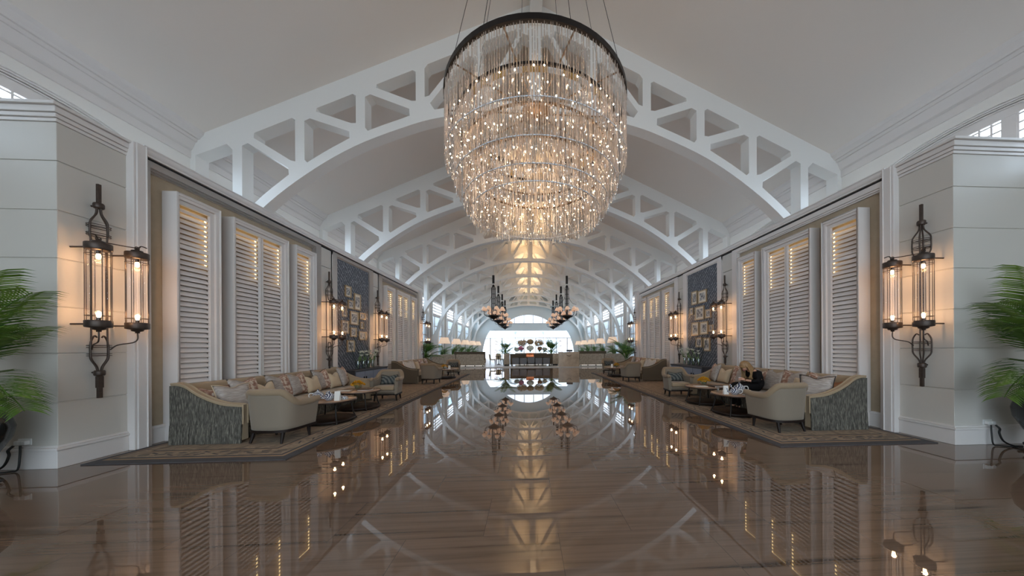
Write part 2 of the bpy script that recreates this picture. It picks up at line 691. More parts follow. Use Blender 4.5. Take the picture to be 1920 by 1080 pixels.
def print_mat(name, seed):
    nt = NT(name)
    mp = nt.coords((1, 1, 1), 'Generated')
    mp.inputs['Location'].default_value = (seed * 3.7, seed * 1.3, seed)
    no = nt.n('ShaderNodeTexNoise', i_Scale=4.0, i_Detail=5.0)
    nt.l(mp, 'Vector', no, 'Vector')
    r = nt.ramp(no, 'Fac', [(0.38, lin((84, 84, 88))), (0.5, lin((150, 148, 146))), (0.62, lin((206, 202, 196)))])
    nt.l(r, 'Color', nt.b, 'Base Color')
    nt.b.inputs['Roughness'].default_value = 0.5
    MATS[name] = nt.m


for i_ in range(4):
    print_mat('old_print_%d' % i_, i_ + 1)
# ================================================================== THE SETTING
TR = [7.01 + 4.1 * k for k in range(9)]          # roof trusses
TD = 0.28                                         # truss thickness
APEX, SLOPE = 9.60, 0.4535


def ztop(x):
    return APEX - SLOPE * abs(x)


ARC = [(0, 7.08), (1.1, 7.03), (2.15, 6.83), (2.9, 6.61), (4.12, 6.09), (5.17, 5.43), (6.1, 4.65), (6.62, 3.95), (6.94, 3.1), (7.08, 2.2), (7.12, 1.1), (7.12, 0.0)]
ARCS = [(p.x, p.z) for p in smoothpts([(x, 0, z) for x, z in ARC], 5)]


def arc_offset(d):
    out = []
    for i, (x, z) in enumerate(ARCS):
        a, b = ARCS[max(i - 1, 0)], ARCS[min(i + 1, len(ARCS) - 1)]
        t = Vector((b[0] - a[0], b[1] - a[1])).normalized()
        if i == 0:
            t = Vector((1, 0))
        out.append((x - t.y * d, z + t.x * d))
    return out


UP = arc_offset(0.2)


def zb(x):
    """top edge of the bottom chord"""
    for (x0, z0), (x1, z1) in zip(UP, UP[1:]):
        if x0 <= x <= x1:
            return z0 + (z1 - z0) * (x - x0) / max(x1 - x0, 1e-6)
    return 0.0


def truss_loops():
    out = [(-7.53, ztop(7.53)), (0, APEX), (7.53, ztop(7.53)), (7.62, 5.9), (8.0, 5.9), (8.0, 0), (7.12, 0)]
    outline = out + [(x, z) for x, z in reversed(ARCS[:-1])] + [(-x, z) for x, z in ARCS[1:]] + [(-8.0, 0), (-8.0, 5.9), (-7.62, 5.9)]
    holes = []
    zt = lambda x: ztop(x) - 0.44
    w = 0.10
    posts = [6.64, 5.31, 3.99, 2.66, 1.33, 0.0]
    for i in range(5):
        xo, xi = posts[i], posts[i + 1]
        wi = 0.15 if i == 4 else w
        if i < 3:                     # strut falls from the outer post's head to the inner post's foot
            P1 = (xo - 0.22, zt(xo - 0.22) - 0.17)
            P2 = (xi + 0.25, zb(xi + 0.25) + 0.17)
            L = lambda x: P2[1] + (P1[1] - P2[1]) * (x - P2[0]) / (P1[0] - P2[0])
            low = [(xo - w, P1[1] - 0.06), P1, P2, (xi + 0.24, zb(xi + 0.24) + 0.01)]
            xs = [xi + 0.24 + (xo - w - 0.06 - xi - 0.24) * q / 5 for q in range(1, 6)]
            low += [(x, zb(x)) for x in xs] + [(xo - w, zb(xo - w) + 0.1)]
            up = [(xo - 0.35, L(xo - 0.35) + 0.2), (xo - 0.36, zt(xo - 0.36)), (xi + wi + 0.07, zt(xi + wi + 0.07)), (xi + wi, zt(xi + wi) - 0.07),
                  (xi + wi, L(xi + wi) + 0.24), (xi + 0.20, L(xi + 0.20) + 0.2)]
        else:                         # strut rises from the outer post's foot to the inner post's head
            A = (xo - 0.22, zb(xo - 0.22) + 0.17)
            B = (xi + wi + 0.14, zt(xi + wi + 0.14) - 0.17)
            L = lambda x: A[1] + (B[1] - A[1]) * (x - A[0]) / (B[0] - A[0])
            low = [A, B, (xi + wi, B[1] - 0.05), (xi + wi, zb(xi + wi) + 0.08)]
            x0, x1 = xi + wi + 0.06, xo - 0.32
            low += [(x0 + (x1 - x0) * q / 4, zb(x0 + (x1 - x0) * q / 4)) for q in range(5)]
            up = [(xo - w, zb(xo - w) + 0.34), (xo - w, zt(xo - w) - 0.07), (xo - w - 0.07, zt(xo - w - 0.07)), (xi + wi + 0.3, zt(xi + wi + 0.3)),
                  (xi + wi + 0.27, L(xi + wi + 0.27) + 0.20), (xo - 0.2, L(xo - 0.2) + 0.2)]
        holes += [low, up]
    # end bay: open between the end post and the outer post, and down beside the arch
    e = [(7.51, zt(7.51) + 0.02), (6.86, zt(6.86)), (6.74, zt(6.74) - 0.18), (6.74, zb(6.74) + 0.1)]
    e += [(x, z) for x, z in UP if 6.76 < x < 7.2 and z > 2.6] + [(7.51, 2.4)]
    holes.append(e)
    res = [outline]
    for h in holes:
        res.append(h)
        res.append([(-x, z) for x, z in h])
    return res


LOOPS = truss_loops()
tb = MB()
tb.holed(LOOPS, 'y', 0, TD)
truss0 = struct(tb.build('roof_truss', 'truss_paint', fix=True))
for i, y in enumerate(TR):
    o = truss0 if i == 0 else truss0.copy()
    if i:
        COL.objects.link(o)
    o.location = (0, y, 0)

# ceiling: two sloping slabs, rear end open
for s, nm in ((-1, 'ceiling_left'), (1, 'ceiling_right')):
    m = MB(s)
    m.prism([(0, APEX), (9.0, ztop(9.0)), (9.0, ztop(9.0) + 0.25), (0, APEX + 0.25)], 'y', -4.0, 41.5)
    struct(m.build(nm, 'ceiling_paint', fix=True))
m = MB()
m.box(-0.14, 0.14, -4, 40.2, 9.05, 9.62)
struct(m.build('trim_ridge', 'truss_paint', bev=(0.02, 2)))

# floors
m = MB()
m.box(-12, 12, -9, 22.35, -0.2, 0)
struct(m.build('floor', 'floor_stone'))
m = MB()
m.box(-8.8, 8.8, 22.35, 41.0, -0.2, 0.05)
struct(m.build('floor_lounge', 'lounge_floor'))
m = MB()
m.box(-30, 30, 41.0, 75, -0.25, 0.0)
struct(m.build('ground_terrace', 'terrace_stone'))

# side arcades: arched fascia between the truss piers, cornice, lattice window behind
nwin = 0
for k in range(0, 9):
    yc = 4.96 + 4.1 * k
    y0, y1 = yc - 1.82 - 0.23, yc + 1.82 + 0.23
    arch = [(yc + 4.0 * math.sin(a), 5.54 - 4.0 + 4.0 * math.cos(a)) for a in [(-0.425 + 0.85 * q / 16) for q in range(17)]]
    jl, jr = arch[0][0], arch[-1][0]
    for s in (-1, 1):
        side = 'left' if s < 0 else 'right'
        m = MB(s)
        poly = [(y0, 0), (y0, 6.3), (y1, 6.3), (y1, 0), (jr, 0)] + list(reversed(arch)) + [(jl, 0)]
        m.holed([poly], 'x', 7.62, 7.78)
        struct(m.build('wall_%s_arcade' % side, 'white_paint', fix=True))
        # lattice window: frame, glazing bars and glass
        nwin += 1
        m = MB(s)
        fine = k in (0, 1)
        sp = 0.14 if fine else 0.24
        bw = 0.012 if fine else 0.035
        ztop_w = 5.34
        zlow = 4.3
        X0, X1 = 7.80, 7.83
        y = jl
        while y < jr:
            m.box(X0, X1, y - bw, y + bw, zlow, ztop_w)
            y += sp
        z = zlow
        while z < ztop_w:
            m.box(X0 + 0.002, X1 - 0.002, jl, jr, z - bw, z + bw)
            z += sp
        for yy in (jl - 0.03, yc - 0.52, jr - 0.09):
            m.box(7.79, 7.86, yy, yy + 0.16, 0, ztop_w)
        m.box(7.785, 7.86, jl, jr, 4.1, zlow)
        m.box(7.785, 7.86, jl, jr, 5.31, 5.75)
        if k >= 3:
            m.box(7.785, 7.86, jl, jr, 0, 0.8)
            for zz in (1.7, 2.5, 3.3):
                m.box(7.795, 7.85, jl, jr, zz, zz + 0.05)
        w = struct(m.build('window_%d' % nwin, 'trim_paint'))
        g = MB(s)
        g.box(7.815, 7.82, jl, jr, 4.3, 5.32)
        g.build('pane', 'window_glass', w)
        if k >= 3:
            g = MB(s)
            g.box(7.815, 7.82, jl, jr, 0.8, 4.1)
            g.build('pane', 'frosted_glass', w)
        if k < 3:                     # solid wall below the lattice in the lobby
            m = MB(s)
            m.box(7.79, 7.9, jl, jr, 0, 4.12)
            struct(m.build('wall_%s_infill' % side, 'white_paint'))
        # roll mouldings under the arch
        m = MB(s)
        for d, xx in ((0.015, 7.66), (0.03, 7.71), (0.05, 7.76)):
            pts = [(xx, a, b - d) for a, b in arch]
            m.tube(pts, 0.014, 6)
        struct(m.build('trim_arch', 'trim_paint'))
for s in (-1, 1):
    m = MB(s)
    # cornice running along the eaves
    for poly in ([(7.30, ztop(7.30) + 0.05), (7.34, ztop(7.34) - 0.06), (7.40, ztop(7.4) - 0.09), (7.42, 6.12), (7.62, 6.12), (7.62, 6.35)],
                 [(7.46, 6.12), (7.47, 6.06), (7.62, 6.06), (7.62, 6.12)],
                 [(7.50, 6.06), (7.53, 5.99), (7.57, 5.90), (7.62, 5.86), (7.64, 6.06)],
                 [(7.597, 5.86), (7.597, 5.71), (7.63, 5.70), (7.63, 5.86)]):
        m.prism(poly, 'y', -4.0, 40.2)
    struct(m.build('trim_cornice', 'trim_paint', fix=True))


# ------------------------------------------------------------------ lobby side walls
def wall_side(s):
    side = 'left' if s < 0 else 'right'
    # panelled end wall that turns outwards (courses with a shadow joint between them)
    m = MB(s)
    zs = [0.0, 0.833, 1.455, 2.05, 2.667, 3.277, 3.902, 4.40]
    for a, b in zip(zs, zs[1:]):
        m.box(6.19, 11.5, 4.14, 4.83, a + 0.006, b - 0.006)
    m.box(6.202, 11.5, 4.152, 4.83, 0, 4.6)
    struct(m.build('wall_' + side, 'wall_paint', bev=(0.006, 1)))
    m = MB(s)
    for q, (z0, z1) in enumerate([(4.395, 4.44), (4.443, 4.495), (4.498, 4.575), (4.577, 4.617)]):
        d = (0.012, 0.028, 0.045, 0.075)[q]
        m.box(6.19 - d, 11.5, 4.14 - d, 4.83, z0, z1)
    struct(m.build('trim_1' if s < 0 else 'trim_2', 'trim_paint', bev=(0.008, 2)))
    m = MB(s)
    m.box(6.168, 11.5, 4.118, 4.80, 0, 0.225)
    m.box(6.152, 11.5, 4.102, 4.80, 0.227, 0.262)
    m.box(6.174, 11.5, 4.124, 4.80, 0.262, 0.29)
    struct(m.build('baseboard_' + side, 'trim_paint', bev=(0.006, 2)))
    # pilasters at both ends of the screen wall
    m = MB(s)
    m.box(6.07, 6.6, 4.83, 4.942, 0, 4.617)
    m.box(6.09, 6.6, 4.80, 4.83, 0, 4.617)
    m.box(6.055, 6.6, 4.93, 4.944, 0, 4.617)
    m.box(6.05, 6.6, 16.52, 17.08, 0, 4.62)
    m.box(6.02, 6.6, 16.62, 16.98, 0, 4.60)
    struct(m.build('trim_pilaster', 'trim_paint', bev=(0.006, 2)))
    # dark shadow gap
    m = MB(s)
    m.box(6.13, 6.3, 4.944, 4.968, 0, 4.46)
    m.box(6.118, 6.3, 4.95, 16.5, 4.452, 4.488)
    struct(m.build('trim_gap', 'slot_black'))
    # crown
    m = MB(s)
    pts = [(6.085, 4.49), (6.085, 4.515)] + [(6.14 - 0.06 * math.cos(a), 4.575 + 0.06 * math.sin(a)) for a in [(-0.9 + 2.0 * q / 8) for q in range(9)]]
    pts += [(6.10, 4.645), (6.10, 4.655), (6.55, 4.655), (6.55, 4.49)]
    m.prism(pts, 'y', 4.945, 17.08)
    struct(m.build('trim_crown', 'trim_paint', fix=True))
    # wall core behind the bays
    m = MB(s)
    m.box(6.2, 6.5, 4.96, 16.55, 0, 4.5)
    struct(m.build('wall_%s_screen' % side, 'beige_panel'))
    # casings: stepped boards round each bay and the blue panel
    m = MB(s)

    def casing(ya, yb, w0, w1, ztop_, zbot=0.0, step=True):
        for d, x in ((0.0, 6.105), (0.035, 6.13), (0.06, 6.155)) if step else ((0.0, 6.12),):
            m.box(x, 6.3, ya + d * 0.0, ya + w0 - 0.035 + d * 0.6, zbot, ztop_)
            m.box(x, 6.3, yb - w1 + 0.035 - d * 0.6, yb, zbot, ztop_)
            m.box(x + 0.001, 6.3, ya, yb, ztop_ - 0.10 - d, ztop_)
    casing(4.968, 8.90, 0.085, 0.24, 4.45)
    casing(9.41, 11.80, 0.25, 0.30, 4.45)
    casing(12.26, 16.52, 0.30, 0.22, 4.45)
    struct(m.build('trim_casing', 'trim_paint', bev=(0.004, 1)))
    # narrow panels carrying the lanterns
    m = MB(s)
    for ya, yb in ((8.90, 9.41), (11.80, 12.26)):
        for a, b in ((0, 0.83), (0.83, 2.05), (2.05, 3.90), (3.90, 4.45)):
            m.box(6.15, 6.3, ya, yb, a + 0.005, b - 0.005)
    struct(m.build('wall_%s_panel' % side, 'wall_paint', bev=(0.005, 1)))
    m = MB(s)
    m.box(6.14, 6.25, 9.66, 11.50, 0.0, 4.32)
    struct(m.build('wall_%s_fabric' % side, 'blue_wallpaper'))
    m = MB(s)
    for ya, yb in ((5.05, 8.66), (12.56, 16.3)):
        m.box(6.17, 6.25, ya, yb, 0, 0.24)
        m.box(6.155, 6.25, ya, yb, 0.24, 0.285)
    struct(m.build('baseboard_%s_screen' % side, 'trim_paint', bev=(0.006, 2)))


wall_side(-1)
wall_side(1)

# ------------------------------------------------------------------ back wall
m = MB()
out = [(-8.0, 0), (-8.0, ztop(8.0)), (0, APEX), (8.0, ztop(8.0)), (8.0, 0), (6.2, 0), (6.12, 1.1), (5.98, 1.9), (5.72, 2.8), (5.4, 3.45), (5.16, 3.77)]
out += [(-x, z) for x, z in reversed(out[5:])]
lun = [(-3.1, 4.8), (3.1, 4.8)] + [(4.7 * math.sin(a), 5.98 - 4.7 + 4.7 * math.cos(a)) for a in [(0.72 - 1.44 * q / 16) for q in range(17)]]
m.holed([out, lun], 'y', 40.2, 40.5)
struct(m.build('wall_back', 'back_wall', fix=True))
m = MB()
for x in (-1.9, -0.63, 0.63, 1.9):
    m.box(x - 0.05, x + 0.05, 40.25, 40.4, 4.8, 5.98 - (x * x) / 9.0)
m.tube([(4.66 * math.sin(a), 40.22, 5.98 - 4.7 + 4.66 * math.cos(a)) for a in [(0.72 - 1.44 * q / 24) for q in range(25)]], 0.07, 6)
m.box(-3.2, 3.2, 40.12, 40.3, 4.70, 4.82)
w = struct(m.build('window_lunette', 'pale_metal'))
g = MB()
g.holed([lun], 'y', 40.33, 40.34)
g.build('pane', 'window_glass', w)
m = MB()
m.box(-5.75, 5.75, 40.3, 40.4, 2.74, 2.84)
for x in (-5.1, -3.55, -0.62, 0.98, 3.75, 5.25):
    m.box(x - 0.06, x + 0.06, 40.3, 40.4, 0.0, 2.76)
w = struct(m.build('window_terrace', 'pale_metal'))
g = MB()
g.holed([list(out[5:])], 'y', 40.345, 40.355)
g.build('pane', 'window_glass', w)
# unseen lobby rear, closed to cut sky light: side walls, side roofs, open entrance
for s in (-1, 1):
    side = 'left' if s < 0 else 'right'
    m = MB(s)
    m.box(11.5, 11.8, -9, 4.9, 0, 6.4)
    struct(m.build('wall_%s_rear' % side, 'wall_paint'))
    m = MB(s)
    m.box(7.9, 11.8, -9, 4.9, 6.2, 6.4)
    struct(m.build('ceiling_%s_rear' % side, 'ceiling_paint'))
m = MB()
gable = [(-11.8, 0), (-11.8, 6.4), (-7.05, 6.41), (0, APEX), (7.05, 6.41), (11.8, 6.4), (11.8, 0), (6.2, 0), (6.2, 6.0), (-6.2, 6.0), (-6.2, 0)]  # unglazed opening, its height set by the brightness wanted in front
m.holed([gable], 'y', -4.3, -4.0)
struct(m.build('wall_rear', 'wall_paint', fix=True))

# ================================================================== LOUVRED SHUTTERS
def shutter(s, y0, y1, leaves, label):
    """box frame standing proud of the screen wall; origin at its foot"""
    W = y1 - y0
    root = thing('louvred_shutter', label, 'shutter', (s * 6.2, y0, 0), 0, 'louvred shutters along the hall walls')
    ZT, ZO, ZBOT = 4.10, 3.90, 0.30
    m = MB(s)
    D = -0.23                                   # front of the box frame
    m.box(D, -0.002, 0, 0.035, 0.0, ZT)         # jamb boards
    m.box(D, -0.002, W - 0.035, W, 0.0, ZT)
    m.box(D, -0.002, 0.035, W - 0.035, ZT - 0.05, ZT)
    m.box(D, -0.002, 0.035, W - 0.035, 0.0, 0.06)
    for (x, a, zt) in ((D + 0.012, 0.06, ZT - 0.10), (D + 0.05, 0.085, ZO + 0.03)):
        m.box(x, x + 0.05, 0.03, a, 0.05, ZT - 0.03)
        m.box(x, x + 0.05, W - a - (0.07 if a > 0.07 else 0.03), W - 0.03, 0.05, ZT - 0.03)
        m.box(x + 0.001, x + 0.05, 0.03, W - 0.03, zt, ZT - 0.03)
        m.box(x + 0.001, x + 0.05, 0.03, W - 0.03, 0.05, ZBOT)
    m.build('frame', 'trim_paint', root, bev=(0.004, 1))
    m = MB(s)
    m.box(-0.03, -0.004, 0.036, W - 0.036, 0.06, ZT - 0.05)
    m.build('back_board', 'beige_panel', root)
    a0, a1 = 0.08, W - 0.145
    edges = [(a0, a1)] if leaves == 1 else [(a0, (a0 + a1) / 2 - 0.02), ((a0 + a1) / 2 + 0.06, a1)]
    if leaves == 2:
        m = MB(s)
        mid = (a0 + a1) / 2 + 0.02
        m.box(D + 0.045, D + 0.10, mid - 0.042, mid - 0.006, 0.1, ZO + 0.02)
        m.box(D + 0.045, D + 0.10, mid + 0.006, mid + 0.042, 0.1, ZO + 0.02)
        m.build('mullion', 'trim_paint', root, bev=(0.004, 1))
    for (b0, b1) in edges:
        m = MB(s)
        n = 41
        pitch = (ZO - ZBOT) / n
        for i in range(n):
            z = ZBOT + pitch * (i + 0.5)
            c = (D + 0.105, (b0 + b1) / 2, z)
            R = Matrix.Rotation(math.radians(-52), 3, 'Y')
            if i == 33:
                m.box(D + 0.07, D + 0.12, b0, b1, z - 0.03, z + 0.03)
                continue
            m.obox(c, (0.098, b1 - b0, 0.011), R)
        m.build('slat_panel', 'louvre_paint', root)
        m = MB(s)
        m.box(-0.075, -0.055, b1 + 0.012, b1 + 0.03, 3.0, ZO)
        m.box(-0.075, -0.055, b0, b1 + 0.012, ZO - 0.012, ZO)
        m.build('led_strip', 'led_warm', root)
    return root


for s in (-1, 1):
    sd = 'left' if s < 0 else 'right'
    for y0, y1, lv, lab in ((5.24, 5.965, 1, 'tall narrow louvred shutter beside the slim black gap of the %s wall' % sd),
                            (6.20, 7.57, 2, 'wide two-leaf louvred shutter behind the long fringed sofa, %s wall' % sd),
                            (7.785, 8.52, 1, 'narrow louvred shutter between the wide shutter and the picture wall, %s side' % sd),
                            (12.66, 13.44, 1, 'narrow louvred shutter just past the picture wall, %s side' % sd),
                            (13.66, 15.12, 2, 'wide two-leaf louvred shutter behind the far dark sofa, %s wall' % sd),
                            (15.24, 16.02, 1, 'narrow louvred shutter at the lounge end of the %s wall' % sd)):
        shutter(s, y0, y1, lv, lab)

# ================================================================== WALL LANTERNS
def make_sconce():
    """origin on the wall at the stem's foot (z 0 = floor); the wall is at +x, the room at -x"""
    root = thing('wall_sconce', 'x', 'wall lamp', (0, 0, 0), 0, 'twin-lantern iron wall lamps')
    X = -0.09
    for z, zw in ((3.44, 3.47), (1.15, 1.19)):
        m = MB()
        if z > 2:
            m.box(X - 0.016, X + 0.016, -0.016, 0.016, 3.45, 3.77)
        else:
            m.box(X - 0.018, X + 0.018, -0.018, 0.018, 0.84, 1.16)
            m.box(X - 0.024, X + 0.024, -0.024, 0.024, 0.98, 1.14)
        m.lathe([(0.0, -0.005), (0.042, -0.005), (0.05, 0.01), (0.05, 0.055), (0.042, 0.07), (0, 0.07)], 12, (X, 0, z))
        m.tube([(X, 0, zw), (-0.001, 0, zw)], 0.014, 6)
        m.build('stem', 'bronze', root)
    for up in (1, -1):
        f = (lambda z: 2.31 + up * (z - 2.31))
        m = MB()
        for k, ang in enumerate((0.3, PI * 0.5 + 0.3, PI + 0.3, 1.5 * PI + 0.3)):
            dx, dy = math.cos(ang), math.sin(ang)
            P = [(X + dx * 0.02, dy * 0.02, f(3.46)), (X + dx * 0.03, dy * 0.03, f(3.36)), (X + dx * 0.075, dy * 0.095, f(3.25)),
                 (X + dx * 0.078, dy * 0.105, f(3.17)), (X + dx * 0.078, dy * 0.105, f(3.05)), (X + dx * 0.07, dy * 0.095, f(2.99))]
            P += [(X + dx * 0.05, dy * 0.06, f(2.93)), (X + dx * 0.02, dy * 0.03, f(2.95))] if k % 2 else [(X + dx * 0.07, dy * 0.09, f(2.31))]
            m.tube(smoothpts(P, 5), 0.0095, 6)
        for z in (3.2, 3.175, 3.085, 3.06):
            m.tube([(X + 0.08 * math.cos(q), 0.107 * math.sin(q), f(z)) for q in [2 * PI * i / 16 for i in range(16)]], 0.005, 5, closed=True)
        m.build('cage', 'bronze', root)
        for sy in (-1, 1):
            m = MB()
            q = [(X, sy * 0.03, f(2.99)), (X - 0.10, sy * 0.08, f(2.975)), (X - 0.24, sy * 0.195, f(2.965)), (X - 0.26, sy * 0.235, f(3.0)), (X - 0.27, sy * 0.29, f(2.99))]
            if up < 0:
                q = [(X - 0.02, sy * 0.09, 1.50), (X - 0.08, sy * 0.12, 1.565), (X - 0.21, sy * 0.175, 1.60), (X - 0.25, sy * 0.195, 1.65), (X - 0.25, sy * 0.195, 1.745)]
            m.tube(smoothpts(q, 5), 0.008, 6)
            if up > 0:
                m.tube([(X - 0.25, sy * 0.195 + 0.026 * math.cos(t), f(2.955) + 0.026 * math.sin(t)) for t in [2 * PI * i / 12 for i in range(12)]], 0.006, 5, closed=True)
            m.build('bracket_arm', 'bronze', root)
    for sy in (-1, 1):
        cx, cy = X - 0.25, sy * 0.195
        ln = bpy.data.objects.new('lantern', None)
        COL.objects.link(ln)
        ln.parent = root
        ln.location = (cx, cy, 0)
        R_ = 0.105
        for up in (1, -1):
            f = (lambda z: 2.345 + up * (z - 2.345))
            m = MB()
            pr = [(0.0, 2.955), (0.022, 2.955), (0.022, 2.935), (0.055, 2.925), (0.06, 2.905), (0.108, 2.895), (0.113, 2.885), (0.113, 2.815), (0.108, 2.805), (0.0, 2.805)]
            m.lathe([(r, f(z)) for r, z in (pr if up > 0 else list(reversed(pr)))], 24)
            m.tube([(0, 0, f(2.80)), (0, 0, f(2.765))], 0.02, 8)
            m.tube([(0.10, 0, f(2.85)), (0.338, 0, f(2.85))], 0.011, 6)
            m.build('cap', 'bronze', ln)
            m = MB()
            m.tube([(R_ * math.cos(q), R_ * math.sin(q), f(2.745)) for q in [2 * PI * i / 24 for i in range(24)]], 0.0045, 5, closed=True)
            m.build('hoop', 'bronze', ln)
            m = MB()
            m.lathe([(0.0, f(2.775)), (0.012, f(2.765)), (0.022, f(2.735)), (0.02, f(2.70)), (0.0, f(2.685))] if up < 0 else
                    list(reversed([(0.0, f(2.775)), (0.012, f(2.765)), (0.022, f(2.735)), (0.02, f(2.70)), (0.0, f(2.685))])), 10)
            m.build('bulb', 'bulb_warm', ln)
        m = MB()
        for i in range(8):
            q = 2 * PI * (i + 0.5) / 8
            m.tube([(R_ * math.cos(q), R_ * math.sin(q), 1.87), (R_ * math.cos(q), R_ * math.sin(q), 2.82)], 0.0042, 5)
        m.build('bar', 'bronze', ln)
        m = MB()
        m.lathe([(0.092, 1.88), (0.092, 2.81)], 24)
        m.build('glass', 'lantern_glass', ln)
        for z in (2.69, 2.0):
            lamp('bulb_light', 'POINT', (0, 0, z), 4.2, (1.0, 0.54, 0.26), 0.03, parent=ln)
    return root


sc0 = make_sconce()
first = True
for s in (-1, 1):
    sd = 'left' if s < 0 else 'right'
    for x, y, lab in ((6.19, 4.445, 'large twin-lantern iron wall lamp on the panelled end wall by the %s palm' % sd),
                      (6.15, 9.17, 'twin-lantern wall lamp between the louvres and the blue picture panel, %s side' % sd),
                      (6.15, 12.03, 'twin-lantern wall lamp on the lounge side of the blue picture panel, %s side' % sd),
                      (6.02, 16.80, 'small-looking twin-lantern lamp on the last pilaster of the %s wall' % sd)):
        if first:
            sc0.location = (s * x, y, 0)
            sc0.rotation_euler = (0, 0, PI if s < 0 else 0)
            sc0['label'] = lab
            first = False
        else:
            dup(sc0, (s * x, y, 0), PI if s < 0 else 0, lab)

# ================================================================== FRAMED PRINTS
PL = [(10.21, 3.38, .33, .37), (10.75, 3.11, .39, .57), (10.36, 2.97, .32, .29), (10.01, 2.71, .22, .37), (10.55, 2.53, .47, .45), (11.05, 2.65, .37, .24),
      (11.02, 2.32, .22, .24), (10.04, 2.2, .37, .42), (10.5, 2.05, .35, .32), (11.06, 1.95, .46, .31), (10.35, 1.58, .42, .4)]
PR = [(10.99, 3.35, .38, .51), (10.48, 3.32, .52, .46), (11.19, 2.86, .25, .27), (10.66, 2.74, .57, .5), (10.14, 2.66, .33, .31), (10.95, 2.17, .47, .5),
      (10.4, 2.17, .49, .46), (9.98, 2.14, .22, .23), (10.71, 1.66, .41, .37), (10.23, 1.58, .38, .48)]
LL = ['small square framed print topmost on the left blue panel', 'tall framed print, second from the top of the left blue panel',
      'small framed print left of centre under the topmost one, left blue panel', 'narrow upright framed print half behind the lantern, left blue panel, upper one',
      'largest near-square framed print in the middle of the left blue panel', 'small landscape framed print beside the big middle one, left blue panel',
      'tiny upright framed print on the right edge, left blue panel', 'upright framed print half behind the lantern, left blue panel, lower one',
      'framed print just below the big middle one, left blue panel', 'wide landscape framed print low on the right edge, left blue panel',
      'lowest framed print on the left blue panel']
LR = ['upright framed print, one of the top pair on the right blue panel', 'landscape framed print, one of the top pair on the right blue panel',
      'tiny upright framed print at the left edge, right blue panel', 'largest landscape framed print in the middle of the right blue panel',
      'small square framed print right of the big one, right blue panel', 'upright framed print, left of the pair under the big one, right panel',
      'squarish framed print, right of the pair under the big one, right panel', 'tiny framed print by the lantern at the right edge, right blue panel',
      'low framed print behind the lily stems, right blue panel', 'lowest upright framed print on the right blue panel']
for s, PP, lab in ((-1, PL, LL), (1, PR, LR)):
    for i, (y, z, w, h) in enumerate(PP):
        r = thing('framed_print', lab[i], 'picture', (s * 6.14, y, z), 0, 'framed prints on the blue panels')
        fw = 0.035 if w > 0.3 else 0.025
        o, q = [(-w / 2, -h / 2), (w / 2, -h / 2), (w / 2, h / 2), (-w / 2, h / 2)], None
        q = [(-w / 2 + fw, -h / 2 + fw), (w / 2 - fw, -h / 2 + fw), (w / 2 - fw, h / 2 - fw), (-w / 2 + fw, h / 2 - fw)]
        m = MB(s)
        m.holed([o, q], 'x', -0.04, -0.001)
        m.build('frame', 'gilt_frame', r, fix=True)
        m = MB(s)
        m.box(-0.022, -0.004, -w / 2 + fw * 0.9, w / 2 - fw * 0.9, -h / 2 + fw * 0.9, h / 2 - fw * 0.9)
        m.build('mat_board', 'mat_board', r)
        m = MB(s)
        k = 0.30 if min(w, h) > 0.25 else 0.27
        m.box(-0.0235, -0.02, -w / 2 * (1 - k * 1.2), w / 2 * (1 - k * 1.2), -h / 2 * (1 - k * 1.3), h / 2 * (1 - k * 1.3))
        m.build('print', 'old_print_%d' % (i % 4), r)

